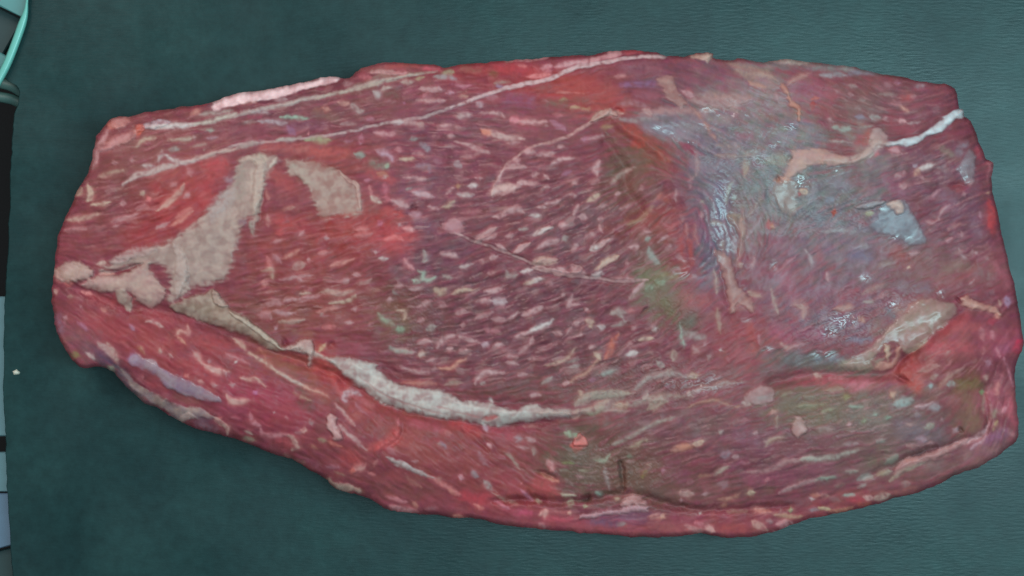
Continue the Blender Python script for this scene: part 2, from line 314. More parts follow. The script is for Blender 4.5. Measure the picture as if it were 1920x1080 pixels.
# ridge between centre muscle and membrane
RIDGE = P('C',(780,370),(860,430),(960,490),(1090,590)) ; hline(RIDGE, 10, 1.4); hline([(x - 8, y + 14) for x, y in RIDGE], 10, -.8)
hline(P('C',(740,430),(800,540),(860,620),(880,760),(1000,900)), 12, -2.0); hline(P('C',(800,330),(870,350)), 5, -1.3)
hline([(1245,300),(1290,380),(1315,470),(1300,530)], 26, 2.4)
hline(LIPL[8:18], 7, -2.2); hline(LIPL[18:], 6, -1.4)
for q, w, a in [(P('M',(240,735),(300,745)),5,-7),(P('M',(440,530),(455,690)),4,-5),(P('M',(430,690),(470,700)),5,-5),(P('M',(0,600),(60,615),(130,660)),4,-3),(P('M',(500,690),(640,750),(800,790)),6,-2.5),
    (P('N',(690,165),(730,190),(780,210)),5,-7),(P('N',(1010,430),(1045,470)),4,-4),(P('N',(730,605),(850,548),(930,533)),4,-3.5),(P('L',(1050,750),(1180,755),(1300,745)),5,-4),
    (P('L',(830,370),(930,440),(1000,520)),4,-1.6),(P('L',(980,650),(1060,740)),5,-2.2),(P('L',(180,60),(260,170),(300,260)),6,-2.2),(P('L',(130,20),(200,110),(250,200)),7,2.2),
    (P('L',(540,360),(520,420),(440,480),(400,560)),5,1.6),(P('L',(560,350),(545,430),(470,490)),4,-1.4),(P('G',(480,640),(440,690)),5,-2.5),(P('G',(700,740),(820,840),(920,830)),8,-3.5),(P('G',(470,600),(600,600),(700,590)),6,1.5),
    (P('G',(250,640),(210,670)),7,-4),(P('B',(990,830),(1040,840)),4,-2.5),(P('B',(1130,900),(1170,960)),7,-1.8),(P('B',(255,760),(240,830),(230,930)),4,-2.0),(P('F',(330,320),(470,290),(560,240)),4,-2.0),(P('F',(500,430),(520,445)),4,-3),
    (P('J',(930,480),(1000,420),(1060,350)),6,-1.8),(P('J',(925,630),(945,610)),4,-4),(P('C',(280,540),(350,500)),6,-2),(P('E',(860,900),(1010,905)),5,-2.5),(P('D',(930,770),(950,700)),4,-3),(P('D',(850,860),(890,862)),4,-3.5),
    (P('K',(300,190),(420,290),(560,400),(640,450)),8,-3.0),(P('K',(400,190),(560,300),(750,370),(850,400)),7,-1.5),(P('J',(560,1010),(620,960),(700,920)),4,-3),(P('J',(1180,690),(1130,650)),4,-2),
    (P('H',(980,500),(960,480)),6,-2.0),(P('H',(0,930),(300,960),(590,975)),9,-2.5),(P('L',(960,410),(1010,470),(1090,560)),4,-1.2),(P('L',(1170,690),(1220,740)),4,-2.4),(P('I',(500,380),(530,520),(570,680)),5,-1.8)]:
    hline(q, w * 1.2, a * .45)
HGT += 1.2 * fbm(XX / 60, YY / 60, 80, 2) + 0.18 * fbm(XX / 22, YY / 22, 84, 2)
lumpy = np.zeros((GH, GW))
for x, y, rx, ry, a in [(1200,720,150,50,1.0),(1150,880,110,60,1.0),(1620,600,150,70,.9),(1430,300,160,110,.8),(1580,780,160,60,.5),(300,560,130,40,.5),(780,600,60,80,.6),(1260,580,60,50,.7),(1560,400,120,60,.7)]:
    lumpy = np.maximum(lumpy, a * np.exp(-((((XX - x) / rx) ** 2 + ((YY - y) / ry) ** 2) ** 1.5)))
lump = np.abs(fbm(XX / 11, YY / 9, 90, 3)); HGT += lumpy * (0.6 * lump - 0.2)
lc = (lumpy * sstep(.30, .65, lump))[..., None] * 0.35; COL = COL * (1 - lc) + lin((160, 138, 134)) * lc

# ------------------------------------------------------------------ seams and streaks of fat that can be told apart
FS = part('fat_seam', 'thin white seam running along the upper strip')
stroke(LINE1, 2.7, (180,154,152), .85, .2, taper=False, lab=FS, ends=(.8,1.25)); stroke(LINE1[10:], 4, (194,164,164), .8, .2, lab=FS)
FS = part('fat_seam', 'pale seam just inside the upper left edge')
stroke(LINE2, 2.8, (168,150,144), .8, .2, taper=False, lab=FS, ends=(1.1,.8))
stroke(P('B',(700,220),(860,170),(1130,150)), 4, (140,120,106), .5, .1); stroke(P('A',(720,510),(800,490),(860,480)), 8, (186,168,176), .8, .6, lab=FS)
FS = part('fat_seam', 'hooked pale line on the centre muscle'); stroke(LINE3, 2.6, (184,146,142), .85, .5, taper=False, lab=FS, ends=(.8,1.3))
sheet(P('C',(190,775),(215,730),(300,715),(350,715),(310,755)), (190,152,150), .9, .6, lab=FS, wob=1.5); sheet(P('C',(260,640),(310,615),(370,620),(350,645)), (188,148,146), .85, .5, wob=1.5)
stroke(P('C',(690,395),(740,365),(790,350),(830,370)), 7, (176,146,134), .8, .8, lab=FS)
FS = part('fat_seam', 'pink line stepping down across the centre muscle'); stroke(LINE4, 2.8, (190,152,150), .9, .2, taper=False, lab=FS, ends=(.9,.9))
sheet(P('C',(0,890),(40,900),(60,960),(0,965),(-60,930)), (186,144,148), .8, .6, wob=2)
for q in [P('H',(110,150),(160,110),(220,70)),P('H',(300,205),(340,175),(390,150)),P('H',(420,250),(470,238),(530,235)),P('H',(600,300),(640,280),(610,260)),P('H',(400,270),(560,305),(640,300)),P('H',(730,290),(780,245),(840,215)),P('H',(420,110),(460,80),(505,65)),P('H',(710,180),(760,150),(790,130))]:
    stroke(q, 5.5, (186,148,144), .8, .5)
# ------------------------------------------------------------------ broad soft patches of the flesh and film: sheet -> [x,y,...], width, colour
def flat(l): return [(l[i], l[i + 1]) for i in range(0, len(l), 2)]
SOFT = dict(
R1=[([390,270,560,250,700,280,900,290],90,(164,134,126)),([0,410,120,410,300,400,480,440],60,(166,128,124)),([480,400,600,370,780,360],60,(172,142,136)),([800,20,900,60,1000,70,1060,30],70,(166,142,128)),([880,840,960,820],80,(150,144,136)),([1100,880,1260,880],100,(146,146,132)),([800,640,930,660],100,(136,92,104)),([1040,1020,1100,1010],90,(122,130,130)),([600,740,800,760],50,(142,122,118)),([520,470,700,480],80,(136,128,118)),([100,580,300,640],130,(132,122,130)),([420,920,760,960],150,(126,118,126))],
R2=[([230,620,250,760,280,900],90,(158,74,72)),([330,640,350,830],60,(164,78,72)),([40,200,120,220],80,(158,90,78)),([440,450,500,600],100,(130,84,106)),([720,380,800,400],70,(154,136,104)),([1200,200,1320,300],120,(150,144,136)),([1150,620,1250,720],150,(134,92,106)),([900,120,1100,80],140,(118,124,126)),([80,960,200,980],60,(134,116,88)),([620,100,620,420],120,(112,108,126)),([1000,900,1300,1000],150,(136,92,104))],
R3=[([720,340,860,340],90,(160,118,112)),([240,600,400,640],90,(152,140,134)),([860,540,900,640,880,760],120,(156,78,76)),([740,800,800,900],200,(150,82,88)),([40,300,100,380],120,(106,104,80)),([300,440,260,500],100,(98,96,86)),([250,260,400,280],160,(156,88,90)),([1000,960,1300,880],110,(104,94,92)),([1100,560,1250,640],150,(150,86,104))],
R4=[([600,240,780,270],90,(124,78,82)),([880,180,960,160],110,(150,76,80)),([100,620,200,720,230,850],100,(150,142,136)),([850,560,980,650],150,(124,84,90)),([1160,570,1300,680],160,(138,84,104)),([880,950,960,980],90,(136,86,96)),([600,600,700,600],200,(122,116,126)),([60,360,160,380],120,(136,138,128)),([420,940,620,960],160,(112,116,124)),([1080,960,1280,980],150,(124,124,140))],
R5=[([330,330,360,460],90,(140,88,96)),([640,340,800,320],60,(138,126,130)),([680,400,820,420],140,(112,106,128)),([640,520,760,540],100,(116,104,108)),([1040,340,1120,440,1180,480],140,(140,74,78)),([960,500,1040,480],80,(150,136,130)),([560,800,680,760],140,(142,78,88)),([60,960,120,1060],60,(134,78,84)),([1000,930,1060,1000],80,(104,110,118)),([1100,940,1200,1000],100,(150,116,110)),([0,600,80,800],140,(146,84,100)),([200,760,420,760],140,(126,90,104))],
R6=[([600,400,780,400],70,(118,112,128)),([0,600,240,620],130,(98,96,98)),([280,590,500,600],90,(104,114,122)),([530,640,700,620,800,560],110,(138,136,120)),([1000,310,1200,250],110,(158,120,108)),([100,780,400,780,600,830],120,(164,86,98)),([640,850,760,820],120,(176,108,120)),([1180,600,1260,760,1230,840],130,(158,74,72)),([1280,700,1350,700],70,(160,110,110)),([100,330,300,340],120,(146,84,104))],
R7=[([690,520,720,540],110,(146,68,72)),([720,180,770,110],90,(136,124,134)),([640,220,560,150],80,(140,124,112)),([850,700,900,960],140,(120,84,100)),([560,600,700,760],150,(130,90,106))],
R8=[([120,160,200,240],150,(142,76,74)),([600,330,780,300],140,(126,104,94)),([430,830,560,760],110,(140,122,110)),([300,900,480,850],100,(146,124,108)),([560,960,780,800],100,(160,78,84)),([700,900,860,900],140,(166,90,94)),([1060,280,1150,400,1180,520],70,(156,92,102)),([150,500,400,520],130,(116,100,112)),([900,360,1020,420],120,(124,100,98))],
T1=[([460,20,700,30],70,(136,136,126)),([580,160,660,180],80,(138,78,90)),([240,600,400,800],200,(98,92,80)),([800,750,850,850],160,(96,84,72)),([700,650,690,800],50,(86,88,78)),([300,330,440,320],100,(90,82,68)),([900,900,1100,950],120,(98,80,74)),([0,950,60,980],120,(158,76,78)),([1200,680,1280,800],160,(124,76,92))],
T2=[([1100,200,1300,100],200,(104,98,84)),([200,400,400,380],200,(108,84,80)),([600,500,760,600],200,(126,80,96)),([1000,620,1200,600],150,(126,80,86)),([700,900,1100,900],150,(126,76,90)),([250,960,300,1000],120,(136,80,86)),([250,80,420,100],60,(142,74,84))],
T3=[([560,460,800,520],170,(110,112,100)),([540,180,640,160],130,(178,110,122)),([0,100,400,120],90,(164,84,94)),([1000,40,1130,140,1140,210],110,(162,78,70)),([700,900,620,980],130,(112,102,90)),([150,480,350,460],170,(100,98,78)),([150,700,350,740],150,(122,84,92)),([1000,600,1150,640],180,(122,108,118)),([100,980,300,960],130,(132,80,96)),([1250,960,1350,940],120,(130,108,104)),([800,780,860,800],140,(114,104,88))],
T4=[([740,420,900,420],100,(122,104,72)),([780,560,840,680,860,820],170,(128,98,80)),([1060,690,1050,720],80,(140,126,108)),([1200,880,1250,910],60,(172,122,126)),([100,260,240,330],130,(152,74,72)),([250,400,320,430],100,(166,76,70)),([1200,600,1280,800],100,(178,92,104)),([1120,340,1020,500],100,(178,110,118)),([600,600,680,640],100,(138,80,84)),([450,60,800,80],170,(170,86,92)),([200,850,500,900],200,(122,110,118)),([1000,960,1150,900],120,(140,96,124)),([1100,100,1180,60],120,(156,88,112))],
T5=[([1120,370,1160,380],100,(164,80,78)),([40,300,300,330],220,(138,92,110)),([1000,620,1180,720],140,(140,74,84)),([250,90,500,100],60,(124,130,128)),([540,90,610,90],70,(142,150,144)),([600,140,830,130],60,(136,138,150)),([600,500,800,450],200,(112,96,92)),([780,720,740,800],80,(158,84,76)),([460,900,600,920],90,(124,72,74)),([300,300,420,360],130,(146,78,90))],
T6=[([400,400,300,560,280,700],220,(160,72,76)),([950,450,1100,560],180,(154,80,78)),([1000,900,1200,960],160,(160,72,72)),([100,960,200,900],120,(150,72,76))])
SOFT.update(
U1=[([450,420,620,440],120,(150,72,78)),([420,640,700,760],220,(148,70,76)),([520,960,620,1010],90,(92,72,98)),([100,600,130,720],110,(132,104,120)),([1000,560,1200,620],120,(148,74,80)),([950,780,1050,900],160,(144,74,74))],
U2=[([430,440,560,500],100,(146,72,78)),([100,320,260,520],110,(96,90,100)),([700,600,880,640],100,(122,80,76)),([900,850,1040,900],90,(126,100,110)),([850,280,1000,400],220,(150,70,76)),([1150,700,1300,740],160,(144,72,90))],
U3=[([1000,500,1180,540],110,(166,84,80)),([1280,500,1310,620],80,(172,76,74)),([620,480,720,540],110,(124,78,88)),([950,590,1100,640],70,(130,96,78)),([200,350,420,440],170,(152,72,74)),([500,850,1000,900],220,(148,64,82)),([1150,830,1250,900],90,(112,86,76)),([1100,260,1250,300],80,(130,94,82))],
U4=[([500,660,570,690],110,(172,86,92)),([550,800,720,880],50,(150,110,102)),([500,350,700,420],200,(144,66,76)),([720,280,780,320],120,(98,80,70)),([880,480,900,560],110,(112,72,72)),([1100,850,1200,820],140,(146,66,68)),([1050,60,1100,130],110,(160,74,80)),([760,850,850,900],80,(138,84,98))],
U5=[([60,110,120,220,250,370,310,480],110,(166,78,76)),([480,560,620,620],60,(164,100,104)),([300,60,560,80],120,(138,78,90)),([760,820,700,920],120,(124,74,72)),([900,960,1000,1040],150,(144,74,72)),([1000,800,1300,860],90,(158,84,96))],
U6=[([270,300,360,290,460,230,540,150],90,(166,84,84)),([700,300,800,420],220,(136,76,74)),([1180,80,1330,180],100,(168,76,76)),([1200,780,1340,820],110,(172,72,80)),([450,560,600,620],120,(136,72,76)),([850,820,1050,850],150,(134,72,80)),([50,350,160,440],130,(150,74,74)),([300,800,380,850],70,(150,80,92))],
U7=[([150,180,300,240],90,(164,72,76)),([550,250,700,300],140,(152,76,88)),([1000,740,1120,800],140,(162,82,84)),([680,700,760,800],150,(148,74,84)),([250,880,480,900],130,(166,72,80)),([50,600,200,600],160,(132,72,76)),([1000,280,1080,260],90,(120,66,68)),([1200,500,1300,480],90,(96,88,74)),([400,620,500,700],120,(140,76,80)),([750,1040,900,1040],70,(178,84,110))],
U8=[([120,640,360,650],80,(178,84,96)),([550,660,800,700],70,(108,84,106)),([400,740,1000,780],60,(158,84,90)),([880,620,1080,620],80,(126,88,104)),([200,560,300,570],60,(160,96,96)),([20,300,150,330],130,(162,78,82)),([1150,700,1330,720],100,(148,90,90))],
V1=[([120,980,300,960],110,(166,72,76)),([700,800,1300,850],110,(158,88,86)),([300,650,700,640],120,(128,74,86)),([550,510,660,510],50,(148,66,86)),([1200,440,1300,420],60,(148,96,90)),([0,400,120,390],36,(168,70,78)),([1000,600,1250,600],110,(124,80,98))],
V2=[([1080,140,1220,150],60,(188,96,110)),([700,125,1000,120],50,(160,88,84)),([450,160,500,140],50,(150,94,96)),([700,370,780,400],110,(110,84,74)),([0,580,200,640],90,(126,96,86)),([850,580,1000,560],140,(130,76,90)),([900,350,980,380],100,(140,78,96)),([0,960,300,980],110,(162,84,80))],
V3=[([600,240,950,280],120,(166,70,76)),([540,300,560,310],80,(104,88,62)),([250,260,400,260],70,(140,100,88)),([1080,600,1250,590],90,(108,90,78)),([1250,400,1340,420],160,(158,78,74)),([700,560,900,580],160,(130,78,102)),([1000,450,1080,420],90,(124,80,78)),([480,530,560,530],60,(164,124,132)),([750,830,950,850],90,(146,76,92))],
V4=[([560,600,680,580,780,620],60,(166,124,130)),([480,730,640,760,900,720],50,(150,140,138)),([200,420,420,500],200,(158,78,76)),([480,600,560,660],70,(168,66,64)),([600,250,900,250],160,(132,86,96)),([560,410,860,400],70,(134,98,132)),([700,510,860,520],110,(148,88,100)),([100,560,200,560],90,(124,82,76)),([560,90,760,90],50,(168,80,86)),([400,870,460,960],90,(106,84,74)),([800,820,1000,860],140,(130,122,132)),([1150,780,1300,820],150,(134,124,128))],
V5=[([700,230,900,300],100,(156,72,76)),([900,800,1090,830],140,(174,78,82)),([760,880,1050,980],160,(166,80,86)),([740,140,840,160],110,(122,120,108)),([400,720,600,760],100,(158,82,82)),([1180,720,1280,760],140,(116,84,102)),([650,560,740,580],120,(126,84,80)),([50,750,180,800],120,(148,70,78)),([850,600,1000,640],90,(168,80,78))],
V6=[([200,700,320,700],60,(160,88,98)),([600,780,800,800],120,(168,86,84)),([0,780,250,790],90,(160,92,92)),([850,300,1250,280],120,(140,78,94)),([600,210,760,160],70,(140,80,104)),([200,600,500,600],70,(116,72,72))],
V7=[([150,320,400,320],120,(136,80,94)),([900,250,1000,230],130,(112,102,86)),([1150,540,1330,500],70,(150,94,90)),([900,500,1100,480],60,(124,88,92)),([100,620,280,640],70,(116,80,86))])
for k_, l_ in SOFT.items():
    for pts, w, c in l_:
        h_ = w / 2 / 5.192; stroke(P(k_, *flat(pts)), h_ * .8, c, .72, 0, wob=2.6, edge=max(3.5, h_ * .75), taper=False)
# thin film over the upper right: milky, wrinkled, uneven
_sl, _sd = poly_sd(smooth_line([(1215,215),(1300,200),(1400,150),(1470,150),(1500,230),(1560,300),(1640,330),(1740,450),(1700,560),(1600,640),(1480,600),(1400,560),(1345,520),(1335,360),(1270,290)], 12, closed=True), 60, 3.0, 9.0)
_wr = perlin(XX[_sl] / 9 + .4 * YY[_sl] / 9, YY[_sl] / 34, 130) + .6 * perlin(XX[_sl] / 5, YY[_sl] / 16, 131); _bl = fbm(XX[_sl] / 40, YY[_sl] / 34, 133, 3)
_m = sstep(-30, 34, _sd) * np.clip(.06 + .26 * _wr + .42 * _bl, 0, .62)
mixc(_sl, _m, (148, 130, 140)); HGT[_sl] += .10 * _m * _wr
# brown and olive tints of the cut face, in streaks along the grain
for x, y, rx, ry, c, a in [(1110,860,80,60,(108,84,72),.5),(1220,880,90,50,(112,78,70),.42),(1560,760,110,50,(120,98,82),.42),(1680,800,110,50,(128,100,98),.36),(1620,860,90,40,(124,94,86),.34),(280,270,120,50,(132,84,78),.34),(620,590,130,40,(134,80,70),.36),(740,590,40,50,(120,86,72),.36),(1180,330,36,80,(114,86,74),.42),(1000,240,110,30,(124,84,78),.3),(1240,545,50,50,(124,104,80),.32),(1200,740,150,40,(124,90,86),.34),(700,200,80,30,(128,82,76),.3),(1620,190,80,50,(120,86,86),.36),(1720,500,90,40,(128,92,86),.36),(560,680,90,20,(140,88,76),.34),(820,840,120,50,(136,74,70),.25),(1470,700,120,20,(110,88,90),.35)]:
    R = max(rx, ry) * 1.9; sl = win(x - R, y - R, x + R, y + R)
    q = ((XX[sl] - x) / rx) ** 2 + ((YY[sl] - y) / ry) ** 2 + .6 * np.clip(LICC[sl], -2, 2) + .5 * N_WOB2[sl]
    mixc(sl, a * np.exp(-np.clip(q, 0, 9)), c)
# the centre and right-hand muscles are of a darker, more purple kind
for x, y, rx, ry, a in [(990,470,270,170,.10),(900,640,200,90,.09),(1730,330,130,110,.08),(1420,830,200,70,.06),(560,200,240,50,.10),(1240,180,120,50,.10)]:
    g = a * np.exp(-((((XX - x) / rx) ** 2 + ((YY - y) / ry) ** 2) ** 1.4)); COL *= (1 - g)[..., None]; COL[..., 0] *= 1 - .25 * g
# a second, finer marbling: broken threads between the larger streaks
mar2 = sstep(.75, 2.0, LIC2) * np.clip(DEN * 1.2 * (.7 + .8 * fbm(XX / 60, YY / 60, 150, 2)), 0, 1) * .55
COL = COL * (1 - mar2[..., None]) + (mc * .95) * mar2[..., None]; dk = sstep(.9, 2.2, -LIC2) * np.clip(DEN, 0, 1) * .28; COL *= (1 - dk)[..., None]; HGT += .07 * mar2 - .06 * dk
# ------------------------------------------------------------------ streaks of marbling traced one by one (sheet, points, width, colour)
TEAL = (142,148,140); GRN = (126,138,116); TAN = (182,160,142); ROSE = (186,112,112); GREY = (152,140,134); ORA = (184,112,94); WHITE = (190,180,176)
QS = [
('Q1',[(0,150),(120,155),(250,170)],40),('Q1',[(600,95),(660,90),(740,75)],45,WHITE),('Q1',[(810,65),(900,60),(1040,65),(1070,100)],25),('Q1',[(1120,120),(1220,140),(1350,150)],45,(186,128,130)),('Q1',[(860,225),(960,260),(1080,300),(1260,310)],60,(186,154,150)),('Q1',[(1100,355),(1230,350)],25),
('Q1',[(590,340),(700,370),(800,410),(940,460)],40),('Q1',[(660,490),(740,480),(850,440)],30),('Q1',[(440,185),(530,185)],30),('Q1',[(590,200),(650,200)],28),('Q1',[(520,285),(580,290)],25),('Q1',[(160,310),(220,310)],35,TEAL),('Q1',[(250,350),(310,400),(320,440)],45,(140,140,146)),('Q1',[(180,455),(290,460)],35),('Q1',[(60,505),(190,505)],35,TAN),
('Q1',[(200,570),(330,570),(340,640)],40,(146,130,142)),('Q1',[(100,690),(320,700)],35),('Q1',[(620,520),(600,560),(650,590)],50,(150,130,132)),('Q1',[(390,520),(450,540)],50,(150,116,126)),('Q1',[(720,770),(800,770)],38,WHITE),('Q1',[(610,855),(770,865)],38,WHITE),('Q1',[(590,775),(630,775)],55,(176,142,112)),('Q1',[(150,840),(270,850),(370,880)],45),('Q1',[(0,910),(60,950),(140,970)],45),('Q1',[(320,970),(420,1000)],35),('Q1',[(440,980),(520,970),(590,910)],30,TAN),
('Q1',[(940,860),(1000,800),(1180,780)],80,(184,156,150)),('Q1',[(1010,740),(1030,640),(1080,610)],30),('Q1',[(1100,590),(1190,570),(1270,590)],60),('Q1',[(1200,740),(1350,740)],45),('Q1',[(1260,450),(1350,430)],45),('Q1',[(1060,1030),(1180,1000),(1260,1030)],60),('Q1',[(950,1070),(1100,1050)],30),('Q1',[(500,860),(560,800)],20),('Q1',[(780,690),(850,700)],25),('Q1',[(1140,520),(1220,510)],45),('Q1',[(640,1040),(850,1010)],30,(160,116,120)),
('Q2',[(0,285),(80,290)],40),('Q2',[(80,315),(180,305),(270,295)],45),('Q2',[(220,410),(290,370),(440,335)],40),('Q2',[(520,150),(580,165),(640,145),(740,120)],30),('Q2',[(700,370),(660,440),(680,510)],58),('Q2',[(610,600),(650,570),(690,550)],35),('Q2',[(800,590),(900,510),(1030,430)],40,(176,156,146)),('Q2',[(570,770),(640,730),(700,690)],50,TAN),('Q2',[(850,700),(900,680)],35),('Q2',[(440,600),(470,570)],40),('Q2',[(30,510),(100,490)],45),('Q2',[(160,500),(190,540)],35),('Q2',[(0,595),(100,590)],45),('Q2',[(160,630),(210,635)],30),
('Q2',[(160,780),(240,775),(310,755)],30),('Q2',[(350,720),(430,695),(470,710)],28),('Q2',[(80,825),(180,820)],28),('Q2',[(20,910),(110,895)],38,WHITE),('Q2',[(440,910),(470,830),(490,790)],40),('Q2',[(510,920),(570,920)],60),('Q2',[(70,1070),(150,1040),(240,1015)],45,(178,156,150)),('Q2',[(310,1000),(370,990)],40),('Q2',[(900,840),(960,820),(1020,780)],35),('Q2',[(960,990),(1050,960),(1150,890),(1220,810)],40,(152,120,102)),('Q2',[(1090,640),(1120,630)],35),('Q2',[(690,820),(760,800)],28),('Q2',[(680,940),(740,935)],35),('Q2',[(700,1000),(710,1050)],35),('Q2',[(340,500),(430,470)],30,(140,106,126)),('Q2',[(1120,1060),(1190,1050)],35),('Q2',[(290,240),(340,235)],28),
('Q3',[(55,210),(140,165),(240,135)],40,WHITE),('Q3',[(80,345),(180,290),(300,255)],40),('Q3',[(310,125),(380,105)],35),('Q3',[(340,260),(390,230)],50,GREY),('Q3',[(420,380),(460,310),(480,290)],40),('Q3',[(550,245),(610,210),(650,200)],50),('Q3',[(610,355),(690,315)],60,WHITE),('Q3',[(720,290),(800,255)],40),('Q3',[(655,545),(720,500),(800,440),(880,415)],55,TAN),('Q3',[(980,330),(1080,320)],40),('Q3',[(950,495),(990,490)],50),('Q3',[(960,110),(1040,80),(1150,30)],35,(150,120,102)),('Q3',[(1100,210),(1180,180)],40),('Q3',[(1130,260),(1200,245)],40,TEAL),('Q3',[(1180,330),(1210,430),(1280,490)],60,TEAL),
('Q3',[(40,480),(140,465),(270,480)],80,(178,146,136)),('Q3',[(220,555),(320,550),(400,590)],50),('Q3',[(430,510),(460,570),(560,590)],60),('Q3',[(640,600),(740,590)],60,WHITE),('Q3',[(800,640),(960,640),(1090,660)],45),('Q3',[(0,690),(70,650),(150,635)],42,WHITE),('Q3',[(170,700),(250,680)],30),('Q3',[(0,570),(60,530)],25),('Q3',[(380,920),(410,870),(430,790)],30),('Q3',[(430,890),(500,880)],28),('Q3',[(0,960),(80,940),(150,920)],60),('Q3',[(550,950),(590,920)],35),('Q3',[(560,1045),(620,1055)],60),('Q3',[(990,820),(1050,760),(1120,680)],45),('Q3',[(1130,740),(1210,720)],70,GRN),('Q3',[(1230,650),(1300,690),(1350,660)],50,GRN),('Q3',[(800,980),(880,950),(960,970)],50,GREY),('Q3',[(950,940),(1050,950)],40,(168,116,116)),('Q3',[(700,140),(720,170)],35),('Q3',[(320,810),(360,790)],30),
('Q4',[(500,150),(560,100),(660,110)],100,(172,136,142)),('Q4',[(790,250),(880,190),(990,130)],40),('Q4',[(860,260),(960,230),(1000,190)],30),('Q4',[(980,310),(1080,360)],50),('Q4',[(1150,380),(1230,340),(1310,290)],45),('Q4',[(1200,150),(1290,150)],30,GREY),('Q4',[(1090,215),(1160,220)],45),('Q4',[(630,520),(690,515),(760,495)],35,WHITE),('Q4',[(920,440),(1000,420)],45),('Q4',[(830,465),(870,465)],35),('Q4',[(1080,560),(1110,610),(1200,605)],40,GREY),('Q4',[(1240,575),(1340,540)],30,WHITE),('Q4',[(1260,690),(1350,660)],45,TAN),
('Q4',[(450,390),(530,400),(610,420)],45),('Q4',[(280,370),(300,450),(270,470)],40,GREY),('Q4',[(90,440),(120,490),(190,550)],35,(190,140,142)),('Q4',[(230,560),(280,580),(260,640),(330,660),(400,620)],38,(152,166,150)),('Q4',[(170,650),(230,670)],40,(152,166,150)),('Q4',[(150,730),(290,730)],45,(152,124,124)),('Q4',[(390,740),(440,780),(500,735)],45,TAN),('Q4',[(550,790),(620,750),(780,740)],40,TAN),('Q4',[(470,600),(560,630)],35,GREY),('Q4',[(430,905),(510,895)],45),('Q4',[(230,910),(350,860)],38),('Q4',[(590,975),(680,945)],38),('Q4',[(790,860),(900,855),(940,850)],40),('Q4',[(950,860),(1090,860)],65,(180,160,162)),('Q4',[(880,760),(970,750),(1060,710)],45),('Q4',[(780,1020),(900,980),(960,960)],45),('Q4',[(950,1025),(1080,1040)],60),('Q4',[(1100,1030),(1200,970)],30),('Q4',[(0,750),(50,700),(30,670)],35),('Q4',[(20,950),(90,950),(100,1040)],30,TAN),('Q4',[(230,1060),(300,1020)],35),('Q4',[(900,590),(980,570)],30),('Q4',[(1240,1000),(1350,940)],40),('Q4',[(130,160),(190,150)],40),('Q4',[(0,250),(70,250)],35,ROSE),
('Q5',[(300,240),(400,220)],60,GREY),('Q5',[(20,250),(90,240)],80,GRN),('Q5',[(640,215),(690,210)],45),('Q5',[(410,420),(470,340),(600,300)],40),('Q5',[(620,310),(740,350),(840,375)],38),('Q5',[(860,420),(900,370)],55,(190,170,176)),('Q5',[(960,400),(1060,400)],32),('Q5',[(220,390),(290,365),(360,370)],45),('Q5',[(0,450),(80,455),(200,470)],32),('Q5',[(220,500),(300,470)],38,TAN),('Q5',[(320,555),(400,535)],38),('Q5',[(60,610),(180,660),(320,660),(400,630)],30),('Q5',[(430,620),(540,630),(620,570),(690,530)],38,(184,138,122)),('Q5',[(490,780),(570,765),(650,775)],45,(168,152,136)),('Q5',[(100,770),(290,770)],35,(150,110,98)),
('Q5',[(780,780),(810,700),(900,670),(1060,665)],45),('Q5',[(840,790),(870,750)],40,GREY),('Q5',[(1180,695),(1280,680)],38),('Q5',[(1080,510),(1200,520)],35),('Q5',[(1090,570),(1210,580)],35),('Q5',[(1170,330),(1260,290),(1350,250)],45),('Q5',[(1200,480),(1290,410),(1350,380)],38),('Q5',[(860,240),(960,270),(1020,260)],35,(160,112,118)),('Q5',[(640,450),(710,445)],30),('Q5',[(920,900),(960,970)],28,WHITE),('Q5',[(500,440),(560,440)],40),('Q5',[(1270,100),(1350,60)],40),
('Q6',[(0,270),(80,240),(180,200),(240,150)],45,WHITE),('Q6',[(20,400),(50,330)],45),('Q6',[(560,170),(650,180)],65,TAN),('Q6',[(600,210),(630,240)],40,TAN),('Q6',[(680,225),(740,220)],45,WHITE),('Q6',[(440,190),(490,180)],45),('Q6',[(250,275),(320,290)],38),('Q6',[(370,300),(420,230)],30),('Q6',[(480,310),(540,290)],32),('Q6',[(140,600),(220,590),(340,550),(440,470),(460,430)],32,TAN),('Q6',[(400,570),(480,530)],32,GREY),('Q6',[(400,620),(500,600)],40,GREY),('Q6',[(350,790),(480,720),(580,660),(650,590),(700,520)],32,(168,134,118)),('Q6',[(640,470),(710,530)],50,TAN),('Q6',[(590,410),(650,420)],35),('Q6',[(750,530),(800,450),(830,360),(880,300)],50,ORA),('Q6',[(950,400),(1030,395)],40),('Q6',[(950,500),(1070,465)],42,WHITE),('Q6',[(1090,350),(1210,335)],42,TAN),
('Q6',[(700,690),(760,680),(850,640)],40,TEAL),('Q6',[(800,90),(870,70),(920,150)],45,GREY),('Q6',[(820,220),(900,200),(960,170)],45,GREY),('Q6',[(1010,250),(1040,220)],35),('Q6',[(1200,250),(1260,230)],38,WHITE),('Q6',[(1260,560),(1320,620)],60,GREY),('Q6',[(1020,840),(1100,770),(1160,720),(1350,670)],50,GREY),('Q6',[(460,980),(530,920),(600,890),(740,880),(980,870)],80,(152,142,130)),('Q6',[(500,840),(520,890)],30,TAN),('Q6',[(560,1060),(660,1000),(800,940)],45,TAN),('Q6',[(850,970),(980,1000)],45,(174,142,116)),('Q6',[(1120,930),(1170,850)],50,GREY),('Q6',[(1220,1040),(1260,950),(1330,910)],70,(168,142,130)),('Q6',[(600,740),(660,740)],50,(146,108,122)),('Q6',[(140,770),(230,720)],30,GREY),('Q6',[(0,540),(70,540)],30),('Q6',[(20,890),(120,890)],38),('Q6',[(330,780),(400,760)],40),
